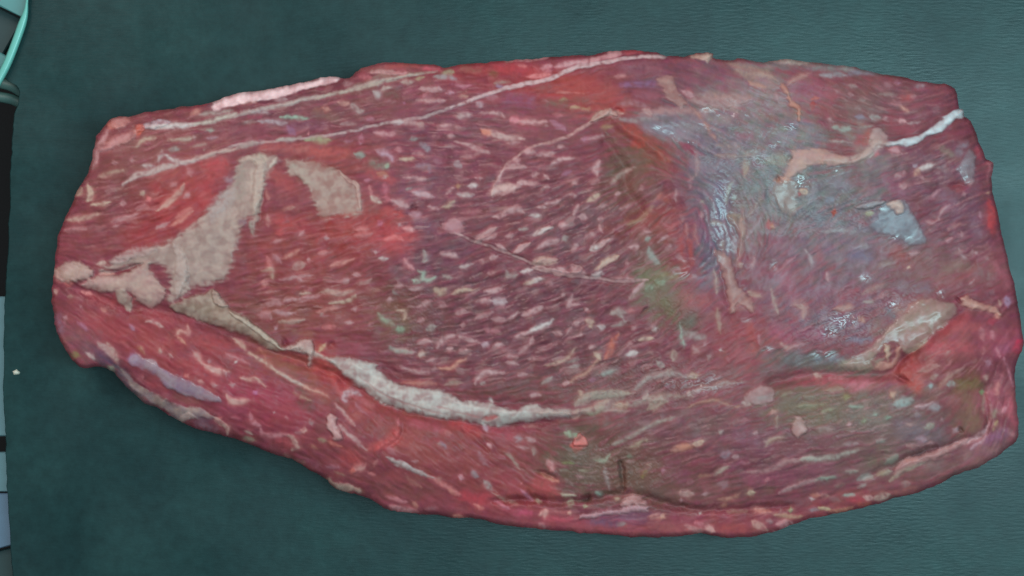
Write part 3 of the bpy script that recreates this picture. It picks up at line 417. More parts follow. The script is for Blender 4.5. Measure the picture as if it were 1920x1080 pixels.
('Q7',[(100,240),(150,220),(220,200)],30),('Q7',[(50,380),(90,450),(80,500)],40,(186,128,126)),('Q7',[(10,500),(90,500),(110,590)],40,TAN),('Q7',[(0,620),(60,640)],60,(172,120,116)),('Q7',[(100,350),(190,420)],55,(168,132,136)),('Q7',[(190,380),(290,350),(370,300)],28,(168,124,112)),('Q7',[(300,490),(360,460),(420,440)],80,(164,130,124)),('Q7',[(190,590),(300,575),(490,545)],38),('Q7',[(350,590),(400,600)],38),('Q7',[(660,460),(720,440),(890,405)],40,(184,134,126)),('Q7',[(560,340),(640,330)],38),('Q7',[(620,185),(660,190)],32),('Q7',[(440,400),(480,400)],38),('Q7',[(920,105),(1040,95)],35),('Q7',[(930,165),(1080,140)],30),('Q7',[(1150,380),(1220,395)],35,WHITE),('Q7',[(1190,215),(1280,185),(1350,200)],50,(192,116,116)),('Q7',[(1100,320),(1130,320)],38),
('Q7',[(580,720),(640,700),(760,730),(900,700)],50,(174,150,138)),('Q7',[(370,740),(470,715)],28,TAN),('Q7',[(410,765),(520,760),(590,745)],35),('Q7',[(650,820),(800,805),(880,780),(920,740)],35,TAN),('Q7',[(540,920),(640,890),(760,870)],50,(170,120,114)),('Q7',[(560,960),(600,930)],30,GREY),('Q7',[(780,605),(850,600)],45),('Q7',[(920,640),(1010,620),(1080,590)],45,(160,128,122)),('Q7',[(1060,705),(1150,690)],30,(150,116,100)),('Q7',[(890,540),(960,545)],38),('Q7',[(0,840),(80,840),(130,810),(210,830)],45),('Q7',[(220,795),(330,785)],28),('Q7',[(120,900),(220,930),(340,920)],30),('Q7',[(170,1005),(280,1000),(420,985)],32,TAN),('Q7',[(0,910),(70,930),(100,970)],30),('Q7',[(890,880),(940,870)],38),('Q7',[(1130,920),(1200,990),(1290,1040)],38,(154,164,142)),('Q7',[(1040,1040),(1080,1020)],35),('Q7',[(810,1010),(890,1010)],32),('Q7',[(590,1065),(720,1050)],50,(178,116,116)),('Q7',[(1280,700),(1320,740)],45,GREY),('Q7',[(1230,800),(1270,800)],50),('Q7',[(150,150),(220,110)],50,(182,98,98)),('Q7',[(370,170),(410,110)],35),
('Q8',[(380,230),(430,160),(500,60)],50,(178,136,136)),('Q8',[(380,270),(460,260),(560,180),(700,110)],60,(194,146,150)),('Q8',[(320,440),(350,380),(360,260)],45),('Q8',[(480,20),(560,40)],50,(206,146,128)),('Q8',[(755,85),(805,90)],80,(192,102,82)),('Q8',[(850,45),(1000,35),(1350,20)],50,WHITE),('Q8',[(760,240),(840,160),(960,150)],30,TAN),('Q8',[(1080,155),(1180,165),(1330,150)],32,TAN),('Q8',[(1060,265),(1190,260)],38,GREY),('Q8',[(1010,280),(980,380)],40,WHITE),('Q8',[(1040,310),(1100,360),(1200,390),(1350,365)],40,WHITE),('Q8',[(620,610),(700,550),(760,510),(920,480),(1040,430),(1180,410)],55,(170,148,142)),('Q8',[(810,410),(920,430)],35,WHITE),('Q8',[(390,530),(520,490),(620,465)],38,TAN),('Q8',[(520,395),(560,390)],40),('Q8',[(700,370),(740,370)],38),
('Q8',[(790,700),(840,670)],50,TAN),('Q8',[(590,795),(640,790)],50),('Q8',[(180,720),(220,640)],40,TAN),('Q8',[(280,760),(310,680),(290,600)],70,TAN),('Q8',[(310,790),(400,790),(500,775)],30,TAN),('Q8',[(70,940),(220,940),(400,890)],45,(178,150,136)),('Q8',[(510,965),(640,935),(790,880)],38),('Q8',[(60,1045),(260,1035)],35),('Q8',[(950,860),(1010,820),(1110,740),(1220,600)],55,(178,142,130)),('Q8',[(1220,710),(1270,690)],35),('Q8',[(1090,1010),(1200,940),(1300,860)],40,(180,128,118)),('Q8',[(860,750),(890,735)],40,ROSE),('Q8',[(1100,610),(1150,580)],30),('Q8',[(960,1040),(1080,970)],35),('Q8',[(520,1010),(570,1000)],32),
]
for q in QS:
    cc = np.clip(np.array(q[3] if len(q) > 3 else (176,142,142)) + rng.normal(0, 5), 0, 255)
    hw = max(2.4, q[2] / 2 / 5.192); halo(P(q[0], *q[1]), hw, cc); stroke(P(q[0], *q[1]), hw, cc, rng.choice([.55, .78, .9, .95]), .12, wob=2.2, edge=rng.uniform(2.2, 3.8))

MARKS = dict(
R1=[([280,230,360,230],60,(165,125,122)),([330,370,420,440,500,560,590,700],26,(160,122,112)),([350,760,400,860,400,980,360,1070],28,(160,134,132)),([900,110,1000,160,1100,170],35,(160,124,112)),([1170,230,1190,300],25),([860,880,880,980,870,1060],50,(150,136,122)),([560,830,700,850,830,840],35,(150,134,124)),([240,720,340,770,380,830],50,(132,70,86)),([0,810,80,850,130,890],55,(150,84,72))],
R2=[([340,0,340,110],30),([200,130,200,240],28),([290,470,310,600],20,(160,110,110)),([370,480,400,640,440,700],22,(158,116,112)),([440,240,450,260],36,GREY),([445,340,445,410],28),([260,380,260,430],32),([690,270,690,200,740,60],30,(150,160,150)),([760,190,780,230],60,(150,160,156)),([830,410,850,540,830,600],50,(162,132,124)),([860,620,820,760,790,840],28,(156,126,122)),([870,640,940,520,990,440],24,(152,140,144)),([900,390,980,280,1030,210],24,(150,140,130)),([640,620,660,720],50,(150,136,126)),([560,900,580,1000,590,1080],32,(160,140,128)),([1100,440,1110,520],70,(158,82,82)),([1125,490,1150,500],36,(180,150,122)),([1160,870,1190,920,1350,800],28,(158,122,128)),([930,880,960,800],30),([540,460,640,460],40,GREY),([700,560,700,720],35,(138,134,142)),([790,880,850,860],50,(156,128,120)),([60,460,150,490,240,430],24,(162,100,104)),([20,650,120,580],30),([80,730,150,680],30)],
R3=[([530,40,540,220],30,(160,142,132)),([540,370,550,480,580,600],45,(156,130,118)),([180,500,190,620,230,740],26,(150,164,150)),([130,760,110,860],60,(156,134,122)),([310,720,360,800],60,(166,136,132)),([420,700,430,720],60,(158,126,130)),([300,980,320,1040],70,(166,146,122)),([1160,680,1230,740,1350,710],36,(170,138,132)),([950,600,960,700],26,(160,118,124)),([1080,170,1100,290,1130,420],36,(158,136,128)),([840,190,960,240],40,(166,138,124)),([580,750,575,770],32,WHITE),([640,820,660,890],32,(160,108,112)),([440,820,490,840],45,GREY),([60,960,100,1000],90,(150,140,130)),([1260,330,1320,300],40)],
R4=[([310,660,390,680],50,(182,162,140)),([290,690,330,700],30,(150,80,80)),([620,870,660,880],70,(158,78,60)),([1080,120,1060,220,980,300,880,340],90,(164,156,148)),([640,40,740,70,800,60],34,(136,150,140)),([640,180,800,190],24,(152,138,134)),([60,560,200,560],60,(170,130,112)),([960,390,1000,380],80,(138,120,130)),([1040,290,1080,310],60,(172,110,120)),([1180,260,1290,290],45,(176,130,134)),([940,880,1030,880],45,(156,158,134)),([900,810,1100,780],45,(126,142,156)),([560,760,640,740],50,(130,138,148)),([330,760,370,750],50,(128,138,136)),([1240,500,1310,490,1320,460],30,(170,136,140)),([1300,600,1340,640],40)],
R5=[([350,180,520,170,700,180],45,(138,134,136)),([200,350,260,440,290,520],36,(146,136,138)),([420,580,430,660],30),([0,490,100,440],28,(150,110,120)),([1220,390,1310,390],30),([760,790,860,740,970,690],50,(150,122,118)),([780,870,880,860],40,GREY),([500,920,680,900],50,(156,126,120)),([80,890,180,870,240,920],60,(158,124,118)),([950,780,960,830],45)],
R6=[([0,470,150,440],50,(158,120,128)),([440,100,640,80],45,(158,128,120)),([680,180,740,220],45,(164,122,108)),([60,60,140,100,130,190],60,(158,128,122)),([720,540,820,500,880,400],80,(156,132,128)),([1100,460,1160,510,1280,440,1350,380],50,(160,146,126)),([240,740,320,770],36,(170,150,140)),([400,770,560,790],24,(186,136,140)),([360,890,540,880],50,(144,122,110)),([150,970,240,970],50,(136,122,112)),([60,1040,340,1040],45,(134,128,104)),([520,960,600,950],50,(130,124,96)),([1000,930,1020,960],50,TAN),([1060,1010,1200,1000],80,(136,150,146)),([1220,1060,1340,1050],36)],
R7=[([100,150,60,170],50,(170,130,134)),([280,330,310,300],40,(156,140,150)),([340,340,480,310],50,WHITE),([290,410,340,350],35,(176,140,124)),([360,450,370,420],36),([80,410,160,420],35,(160,130,132)),([140,510,170,490,250,490],32),([430,650,540,560],30,(156,116,126)),([560,740,620,710],45,(164,136,152)),([520,860,530,780,620,700],26),([400,860,450,870,510,850],36),([430,930,450,950],36),([610,930,680,900,750,885],32,(168,124,122)),([590,1060,640,1020],34),([740,960,745,1000],34),([790,480,860,470],36,(196,150,150)),([780,590,760,600],30),([990,290,1030,300,1000,460],50,(180,120,126)),([1010,640,1030,800,1050,1000],70,(170,72,76)),([890,140,930,240],50,(166,80,92)),([1000,560,1010,580],30,(190,150,130)),([940,820,920,760],26,(160,120,130))],
R8=[([600,80,640,40],30,(158,116,126)),([720,140,740,200,790,230],32,(160,136,138)),([880,200,900,170],28),([850,150,850,200],30),([980,240,1000,220],36),([230,185,330,185],30),([220,310,240,320],30,TAN),([820,480,880,440],24),([430,640,250,700,220,780],60,(164,122,114)),([1080,760,1100,820],40,(188,132,118)),([1100,640,1130,700],22,TAN),([930,900,960,1040],50,(170,122,126)),([1040,940,1050,1020],40,(190,140,148)),([1180,600,1200,700],70,(150,120,142)),([1030,820,1050,870],70,(158,66,82)),([1290,1020,1320,1060],70,(184,60,84))],
T1=[([0,170,130,180,220,200],70,(160,160,156)),([210,200,300,200],60,(180,150,140)),([260,110,330,60,420,30],70,(156,132,124)),([360,190,440,170,540,110],55,(150,142,120)),([640,100,740,120],60,(164,136,116)),([960,130,1080,60,1150,70],80,(152,134,120)),([600,490,720,440,860,370,1000,290,1230,215],32,(150,138,128)),([760,510,860,480,960,440],40,(150,130,112)),([170,340,200,400,290,400],44,(132,150,124)),([220,490,330,500],80,(176,92,86)),([320,440,360,480],50,(190,150,138)),([120,665,240,665],22,(124,138,92)),([90,735,170,735],26,(128,120,106)),([290,740,400,735],26,(126,118,100)),([270,800,330,805],30,(150,120,118)),([150,830,230,880],30,(138,120,116)),([440,630,540,640,590,580],36,(146,148,130)),([540,710,560,830,600,930],30,(148,134,130)),([10,650,40,740],45,(172,110,112)),([0,820,90,850],22,(180,120,110)),([110,965,260,985],22,(180,170,150)),([440,950,520,980],32,(134,150,138)),([910,800,940,740],30,(140,132,80)),([760,600,800,600],45,(120,124,106)),([940,690,990,680],35,(150,122,110)),([1190,540,1350,500],60,(168,128,116)),([1090,745,1130,745],36,(156,112,124)),([1260,970,1340,960],60,(150,112,116)),([720,1040,880,1010],100,(182,146,142))],
T2=[([80,240,220,180,350,155,460,180,550,220,650,215],26,(168,138,120)),([680,150,780,80,900,40],90,(166,128,128)),([780,140,870,135],40,(136,164,156)),([640,190,720,190],45,(172,152,146)),([110,70,120,120],50,(166,140,136)),([170,60,210,80],30),([930,250,950,290],60,(182,150,140)),([970,310,970,430],20,(150,132,120)),([860,600,870,560,960,530,1040,525],34,(160,136,122)),([150,590,270,560],60,(176,150,134)),([0,610,160,600],50,(172,122,100)),([430,700,520,670],60,(150,128,136)),([540,710,600,710],40),([350,880,430,840,520,800],40,(162,140,128)),([200,900,330,890],24,(150,120,100)),([660,860,800,850,920,830,1000,780,1120,745,1350,730],40,(174,140,138)),([1210,730,1350,730],45,(164,160,146)),([980,1060,1120,1000,1350,940],30,(160,128,130)),([850,930,890,940],50,(164,110,116)),([90,960,160,950],50,(150,110,116)),([380,970,470,980,420,1040],60,(150,124,128)),([20,1060,140,1060],60,(162,134,126)),([680,1060,750,1055],34,(168,150,130)),([570,340,680,350],36,(150,116,118)),([740,480,790,475],30),([600,770,700,770],30,(160,110,120)),([400,470,440,460],40,GREY),([1000,130,1130,70],36,(130,122,104)),([1230,130,1330,130],50,(128,120,104)),([1170,215,1350,215],40,(136,138,120))],
T3=[([0,370,120,375,240,350],38,(130,126,104)),([40,285,140,295],50,(124,116,104)),([240,215,420,195],45,(146,122,108)),([200,430,330,400],32,(132,130,108)),([170,595,330,600],48,(152,138,132)),([440,745,570,740],42,(156,138,138)),([20,880,160,885,330,865,580,795],44,(158,152,142)),([350,665,520,660],26,(138,108,112)),([430,290,470,290],50,(136,132,98)),([480,370,600,375],28,(130,140,126)),([720,430,740,460],45,(134,146,134)),([600,530,650,490],34,(124,142,110)),([830,490,890,480],30,(118,146,128)),([740,730,830,690],32,(132,126,120)),([460,545,500,540],36),([880,260,920,240],50,(168,144,126)),([930,340,1100,310],70,(136,146,138)),([1150,390,1280,350],30,(160,140,142)),([1260,400,1350,370],60,(150,140,142)),([1120,455,1180,460],45,(142,130,134)),([1220,580,1300,550],50,(136,132,118)),([1140,690,1230,710],36,(146,122,132)),([1040,770,1100,765],24,(158,126,122)),([1260,745,1290,740],28),([920,870,840,920],50,(130,128,116)),([940,960,1060,930],30),([1000,1000,1110,950,1220,910],50,(160,142,130)),([780,1030,880,1000],60,(140,134,118)),([580,1070,700,1050],60,(142,132,124)),([430,1020,540,1000],40,(134,120,116)),([180,1075,340,1070],28,(136,144,130)),([130,60,200,80],30,(166,142,132)),([280,100,440,105],26,(180,130,134)),([1030,550,1100,550],22,(158,130,126))],
T4=[([330,300,420,260,520,240],70,(164,122,116)),([440,360,500,330],50,(160,144,132)),([530,450,560,400,640,330,740,260],50,(168,136,124)),([600,420,680,410],60,(146,142,136)),([960,40,950,120],24,(180,120,122)),([980,200,1030,220],60,(178,140,154)),([970,330,980,380],45,(184,148,140)),([1100,400,1090,520],36,(190,130,126)),([1160,160,1200,280,1240,430],24,(190,130,142)),([1080,60,1120,160],30,(184,122,132)),([940,480,940,520],45,(136,150,110)),([960,530,950,620,970,700],24,(168,140,128)),([690,980,800,980,900,930,980,850,1010,790],36,(176,140,142)),([820,1060,900,1000,980,910],26,(176,140,148)),([1060,860,1080,800,1100,780],20,(180,158,120)),([1140,680,1180,640],40,(190,130,140)),([660,850,700,880],60,(164,136,140)),([300,640,420,620,480,590],34,(164,136,138)),([440,640,540,640],60,(146,140,142)),([80,610,220,590],80,(136,148,144)),([60,500,80,540],50,(170,144,126)),([280,720,340,715],40,(142,130,134)),([390,840,470,820],60,(138,134,122)),([300,930,400,970],40,(148,124,132)),([420,1000,460,1000],26),([540,770,560,760],36),([420,430,460,440],50,(136,146,144)),([1300,40,1280,120],60,(186,62,84)),([580,130,630,90],36,(164,126,122))],
T5=[([0,240,60,200,180,160],36,(164,124,116)),([430,310,500,330],28,(156,124,126)),([570,250,650,270],28,(146,124,120)),([580,340,620,350],28),([680,400,740,400],28,(140,130,126)),([870,340,1040,360],24,(136,118,114)),([920,235,1000,265],34,(156,126,132)),([1030,230,1080,240],34,(160,120,136)),([370,570,430,610],26,(158,136,136)),([420,670,520,680,590,660],38,(144,150,140)),([690,670,800,650],28,(140,128,122)),([400,800,600,810],24,(152,136,132)),([790,570,880,570],60,(146,146,142)),([910,590,960,570],32),([1070,460,1160,510],30,(180,140,128)),([1060,600,1130,610],50,(190,150,152)),([1150,630,1260,620],30,(168,156,156)),([820,760,840,830],120,(166,160,150)),([250,380,252,400],70,(172,98,80)),([210,450,250,450],70,(152,72,66)),([300,160,560,160],36,(140,140,144)),([980,890,1060,890],50,(172,132,136)),([640,480,700,490],24,(136,120,118)),([650,560,740,570],36,(130,120,132)),([1180,370,1230,360],24),([1230,270,1330,250],50,(150,130,136))],
T6=[([0,330,100,330,300,270,450,220,560,215],28,(178,156,148)),([580,200,700,150,860,140],50,(160,134,132)),([980,115,1200,100],24,(156,150,140)),([0,660,80,560],50,(160,124,114)),([80,680,130,630],36,(174,136,136)),([0,880,150,780],50,(172,114,108)),([880,620,900,700],36,(160,112,108)),([120,390,150,460],50,(168,124,126)),([0,105,180,100],30,(160,150,138)),([140,180,290,160,270,220],26,(154,134,124)),([890,850,900,950],36,(172,132,126)),([1050,790,1150,770],36,(154,116,106))])
MARKS.update(
U1=[([480,80,560,70],45,(188,168,156)),([500,180,640,170],36,(182,140,130)),([60,120,100,200,150,250],70,(184,140,132)),([150,270,240,260],50,(186,120,112)),([60,330,90,360],50,(176,140,132)),([320,280,480,260,640,230],60,(186,140,144)),([330,350,430,370],30,(178,120,118)),([190,400,250,390],36,(150,120,108)),([160,600,200,610],56,(172,140,146)),([300,650,380,720],40,(162,126,148)),([520,510,570,540],36,(166,120,112)),([800,660,840,720],40,(160,124,142)),([960,640,1020,640,1110,690],34,(172,142,138)),([1240,780,1290,730,1340,740],32,(182,146,134)),([480,840,560,900,640,1000],70,(176,146,142)),([370,940,460,1000],34,(176,150,146)),([230,950,300,980],60,(138,124,84)),([780,1000,880,990],80,(146,118,148)),([960,1020,1060,1060],70,(164,144,150)),([1090,900,1100,930],30,(172,128,134)),([880,880,940,950],36,(160,120,100)),([1180,960,1210,980],30),([310,490,320,500],34)],
U2=[([0,60,60,150,110,270],60,(176,148,140)),([20,300,70,340],40,(156,160,140)),([520,110,520,170],26,(164,136,126)),([330,100,360,160],26,(150,120,100)),([600,180,640,190],30,(172,144,138)),([690,10,760,80],34,(172,128,112)),([840,160,900,220,960,290],36,(184,144,140)),([960,280,1040,340,1090,350,1200,350],44,(192,158,150)),([1150,350,1160,390],30),([770,370,790,400],44,(192,128,122)),([890,440,940,450],34,(176,134,130)),([1170,580,1230,640,1350,640],46,(188,150,142)),([1200,480,1230,470],44,(164,120,124)),([1010,470,1070,475],40,(170,118,118)),([1160,170,1280,220],34,(160,110,112)),([1260,250,1270,260],26,WHITE),([320,390,370,400],28,(170,116,122)),([1250,30,1350,110],40,(176,142,132)),([1090,800,1110,820],44,(176,110,108)),([1050,820,1120,860,1180,890,1170,960],28,(194,148,140)),([1310,400,1350,410],34),([700,790,740,840],50,(190,160,148))],
U3=[([110,460,160,510,210,590],34,(176,140,134)),([250,590,330,650,430,655],50,(192,160,152)),([270,540,280,570],30),([430,660,430,700],26),([580,710,660,740,730,730,810,800],34,(188,152,142)),([440,900,480,950,660,940],48,(188,150,142)),([290,790,340,785],40),([470,790,510,785],36),([420,460,540,530,660,580],28,(160,112,116)),([500,320,560,380,680,480,800,560,930,650,1100,750,1350,870],30,(178,150,136)),([740,400,820,500,810,560],26,(160,110,96)),([1090,860,1260,950],26,(156,128,112)),([0,250,70,290,60,200],30,(182,144,136)),([950,180,1060,175,1200,150],34,(160,134,126)),([750,100,870,120],80,(160,116,118)),([900,220,930,240],40,(170,136,140)),([700,850,720,880],50,(160,108,140)),([900,60,1060,100],34)],
U4=[([500,10,600,60,720,120],30,(176,154,146)),([720,130,860,180,970,230],32,(184,146,132)),([200,380,210,440,250,490,300,500],34,(184,134,142)),([160,560,220,590],36,(188,160,150)),([300,530,320,590,400,610,560,590],40,(180,128,134)),([560,600,610,620,660,710,610,750],46,(188,154,144)),([700,550,740,560],50,(188,148,140)),([640,580,700,570],26),([790,450,810,520],46,(146,130,128)),([1110,260,1130,200,1220,190],60,(174,150,152)),([1040,300,1130,400,1220,510],32,(176,144,140)),([1060,490,1150,580,1330,740],36,(186,162,158)),([870,640,940,660],44,(160,146,122)),([960,670,1100,710],28,(176,114,104)),([130,630,250,660],44,(150,136,118)),([800,700,860,730],24,(150,110,96)),([1190,960,1280,920,1320,890],70,(188,144,138)),([940,910,1080,900],36,(150,106,116)),([1020,950,1130,1000],24,(146,116,104)),([540,440,570,440],26),([430,380,440,385],22),([20,430,100,440],24,(170,110,118))],
U5=[([100,90,150,20],36,(184,160,130)),([360,490,440,490,510,530],44,(176,160,164)),([340,500,350,590],40,(180,156,160)),([870,760,870,830],24,(170,112,118)),([870,850,850,950,720,1020,640,1060],60,(168,82,82)),([440,600,560,720],40,(150,104,112)),([760,40,830,90,1000,100],40,(150,146,136)),([1060,130,1120,120],44,(180,160,152)),([1160,190,1220,180],36),([900,400,1110,410,1240,420],34,(160,112,104)),([1240,1000,1320,1010],30,GREY)],
U6=[([150,520,230,490],46,(190,146,140)),([90,540,140,540],50,(184,110,100)),([320,480,340,430],34,(180,128,124)),([280,560,340,580],30,(176,120,118)),([450,310,520,370],50,(150,110,116)),([620,570,680,640,780,690],30,(160,116,108)),([850,580,980,660,1080,720,1150,770],30,(188,128,126)),([1140,590,1190,600],44,(184,138,144)),([1270,540,1330,590],36,(150,144,150)),([960,250,1020,320],40,(138,110,118)),([1000,170,1080,170],50,(160,108,106)),([440,790,520,810,640,840],40,(190,132,138)),([460,880,560,910,740,930],56,(194,140,142)),([690,830,740,900],40,(172,122,112)),([1090,970,1220,985],34,(190,130,118)),([1300,860,1350,880],34,(190,130,124)),([830,900,930,890],40,(142,96,102)),([700,440,740,440],24),([930,610,970,620],36,(160,120,112))],
U7=[([450,180,490,250],40,(170,146,156)),([480,370,520,410],44,(188,146,148)),([740,310,810,320,760,360],34,(166,150,154)),([760,400,890,425],28,(164,128,128)),([870,320,960,360],50,(162,130,130)),([940,420,940,490],40,(158,136,128)),([1060,570,1110,560,1130,630],54,(172,130,128)),([650,460,740,520,800,620],40,(150,126,116)),([390,450,440,540,500,600],40,(150,112,118)),([330,640,380,690],36,(148,122,122)),([450,740,530,820],50,(164,150,146)),([540,850,600,890,700,930,780,970],34,(156,122,112)),([210,700,250,710],48,(174,132,138)),([110,820,170,860],36,(190,132,122)),([390,980,450,1000],26,(192,130,124)),([560,930,700,1010],28,(176,116,128)),([820,830,930,930],44,(172,118,134)),([960,930,1000,930],40,(186,170,148)),([820,760,830,770],26,(190,120,120)),([1000,660,1080,710,1170,740],28,(172,134,112)),([1240,260,1300,310],44,(140,150,126)),([1000,1070,1080,1020],50,(182,134,124)),([1270,940,1330,960],50,(146,140,118)),([1270,1040,1300,1060],30,(196,150,136)),([830,205,980,210],20,(160,120,118))],
U8=[([60,600,130,570,110,640],44,(192,146,140)),([70,680,100,720],34,(192,156,152)),([350,580,355,600],34,(196,150,140)),([330,480,400,500],60,(144,140,118)),([490,510,515,515],30,(160,160,130)),([820,690,890,690],34,(146,124,124)),([1130,610,1200,620,1270,620],50,(182,138,126)),([790,430,840,435],26,(168,148,128))],
V1=[([0,590,200,550,430,480],44,(174,166,154)),([70,480,240,475,380,455],28,(172,162,154)),([480,470,700,440,880,400,1100,340,1350,300],38,(172,156,150)),([560,460,750,470],30,(160,146,146)),([860,515,1000,520,1140,535],32,(142,168,150)),([640,560,780,560,920,575],44,(152,136,140)),([490,565,620,570],28,(150,124,120)),([160,645,205,645],36,(156,160,148)),([150,725,240,715],28,(144,116,124)),([0,725,30,720],30),([0,920,140,900,300,850,420,840],34,(174,150,142)),([430,830,560,770,640,760],56,(158,136,130)),([820,740,960,735,1060,710],34,(162,148,142)),([1100,740,1250,730,1350,740],36,(146,146,118)),([1130,680,1140,680],28,(186,136,140)),([920,600,1000,680],60,(138,104,128)),([200,420,400,380,620,370],40,(190,148,138)),([820,350,920,340],40,(160,136,138)),([0,490,80,440],40,(176,130,120))],
V2=[([0,450,160,400,400,350,600,290,850,230,1000,205],36,(164,150,138)),([560,370,620,390,600,440],50,(170,160,156)),([650,350,730,330],36,(180,164,156)),([360,490,420,560,470,560],60,(180,168,162)),([230,470,340,490],40,(176,136,126)),([80,530,150,550],44,(176,136,124)),([1030,350,1230,350],50,(184,150,150)),([1060,400,1080,420],60,(168,118,126)),([990,450,1060,455,1270,460],24,(186,154,152)),([840,280,960,280],44,(166,146,136)),([540,175,680,180,780,170],36,(180,160,150)),([800,185,910,195],34,(196,136,138)),([430,220,560,240],50,(170,110,116)),([1160,230,1290,230],34,(160,160,152)),([1250,185,1350,185],36,(150,154,124)),([980,250,1060,240],40,(156,132,110)),([280,300,360,290],60,(164,138,138)),([580,770,700,790,790,780],44,(172,130,134)),([600,940,690,960,740,1010],50,(172,144,152)),([790,940,860,950],44,(170,124,130)),([400,980,480,1010],60,(140,136,128)),([0,850,160,850],44,(150,146,112)),([290,860,370,850],30,(146,108,122)),([450,790,450,880],44,(160,110,124)),([650,80,655,95],34,(188,160,140)),([500,655,580,620],30,(150,106,118)),([860,480,880,490],30,(150,106,124)),([750,670,860,660],50,(186,168,166)),([990,690,1060,700],56,(168,134,130)),([1290,380,1340,380],34),([250,680,390,690],34,(146,116,116)),([680,470,790,470],22,(146,108,112))],
V3=[([1010,250,1120,220],40,(192,144,150)),([1150,230,1350,190],44,(194,156,160)),([1050,280,1110,275],28,(196,140,146)),([880,330,1100,310],44,(192,128,128)),([650,180,715,180],26,(176,160,150)),([800,170,980,155,1080,145],24,(184,140,142)),([790,230,860,230],30,(180,116,116)),([550,395,700,385],26,(152,140,128)),([570,420,640,425],18,(140,116,136)),([150,405,240,425,330,415],20,(180,136,152)),([0,330,100,335,190,360],36,(156,146,150)),([60,300,150,295],44,(154,150,124)),([90,480,150,485],34,(168,126,140)),([0,450,40,445],40,(172,140,144)),([0,565,70,565],26),([200,525,300,525],24,(166,130,120)),([390,580,440,620],50,(172,146,150)),([690,745,800,760],60,(186,126,134)),([800,760,900,770,1050,770],50,(178,138,138)),([1040,810,1070,815],30),([440,860,520,900],60,(190,130,112)),([850,1060,900,1050],50,(180,144,146)),([110,905,160,910],26),([1130,700,1210,705],34,(172,120,124)),([1200,560,1270,540],28,(148,132,104)),([1020,570,1080,575],22,(156,112,116)),([1160,485,1340,480],22,(170,110,104)),([1310,630,1350,640],24,TAN),([1100,760,1240,850],60,(150,106,120))],
V4=[([400,130,540,100],60,(186,146,148)),([0,215,200,180,330,160],40,(194,156,158)),([480,325,600,315],26,(172,124,124)),([90,480,190,490],22,(180,116,110)),([60,630,170,640,240,640],28,(160,132,106)),([250,740,330,700,440,650],60,(172,148,136)),([340,690,460,690,560,690],50,(176,144,136)),([150,940,240,930],44,(156,108,126)),([350,820,460,820],30,(140,114,88)),([760,660,860,690],60,(172,140,136)),([560,800,700,900,760,1000],90,(158,78,70)),([640,960,740,1020],50,(162,72,64)),([1140,470,1240,520],70,(164,124,128))],
V5=[([690,350,710,460],26,(180,134,134)),([700,460,750,490,810,520],50,(184,164,152)),([820,340,860,440],50,(180,116,128)),([900,490,980,520,1080,560],60,(174,148,148)),([830,470,900,490],50,(186,122,132)),([1110,420,1210,430,1310,460],50,(182,160,166)),([1050,400,1100,380],30,GREY),([1090,620,1180,640],50,(166,132,140)),([560,560,590,590,590,470],40,(172,144,138)),([770,230,860,260],44,(168,134,108)),([820,260,840,280],26,WHITE),([640,290,700,290],36,(160,112,126)),([1020,770,1120,780],40,(190,140,140)),([840,880,920,860,1010,880],50,(192,124,124)),([560,790,680,780],34,(180,116,112)),([560,840,700,810],30,(176,110,108)),([770,690,800,740],44,(168,110,130)),([250,860,290,860],34),([200,1010,280,1000],40,(170,112,110)),([560,40,640,70],60,(138,140,130)),([780,20,880,60,920,120],40,(170,140,152)),([850,150,880,170],60,(140,150,130)),([970,730,1000,740],34)],
V6=[([230,760,320,790,440,800],50,(188,144,140)),([420,750,480,790,520,810],60,(202,160,154)),([330,720,430,760],36,(188,120,128)),([0,660,30,680],60,(180,136,120)),([640,620,830,620],34,(140,112,100)),([900,590,1020,620,1080,630],44,(186,134,124)),([880,710,960,760,1030,800],80,(190,144,136)),([1020,710,1080,720],36),([1120,740,1200,720,1280,750],60,(186,140,140)),([1100,650,1250,670,1350,680],30,(164,136,116)),([1160,600,1170,600],40,GREY),([1240,600,1270,605],44,(140,154,122)),([1100,820,1120,845],24,(200,200,190)),([560,500,680,490,760,440],36,(168,128,112)),([580,560,640,565],26,(176,126,108)),([830,445,910,435],46,(168,148,128)),([180,450,310,460],56,(168,138,132)),([170,510,190,515],32,(176,136,140)),([410,450,460,450],34),([380,630,390,635],28,WHITE)],
V7=[([0,540,110,500,200,450,350,420],28,(164,130,130)),([350,430,440,400,550,390],34,(140,146,134)),([660,335,760,325],34,(140,128,118)),([770,410,860,380,910,400],50,(144,134,128)),([940,370,1050,330],50,(150,138,118)),([1080,420,1150,370,1250,310,1350,280],46,(160,144,124)),([1040,260,1160,180],70,(132,130,118)),([560,480,650,445],30,(140,122,112)),([770,490,850,460],28,GREY),([640,570,740,570],32,(154,164,154)),([830,580,920,590],50,(192,156,150)),([930,600,1080,560],64,(190,164,150)),([670,610,820,600],50,(170,78,86)),([750,650,900,640],40,(174,98,86)),([390,690,500,700],34,(192,168,136)),([500,720,600,710,720,680],40,(190,130,110)),([300,700,380,710],34,(170,156,160)),([410,560,480,570],40,(168,140,128)),([480,590,600,620],50,(138,108,108)),([300,600,330,605],30,WHITE),([320,570,400,560],36,(180,130,110)),([100,700,120,700],50,(148,140,110)),([0,760,120,770,250,770],34,(164,126,108)),([0,860,90,850],60,(186,130,134)),([980,50,1040,20],36,(140,134,126)),([1180,460,1280,460],60,(150,120,116)),([300,780,480,760],40,(172,90,96)),([1220,230,1340,220],36,(176,118,102))])
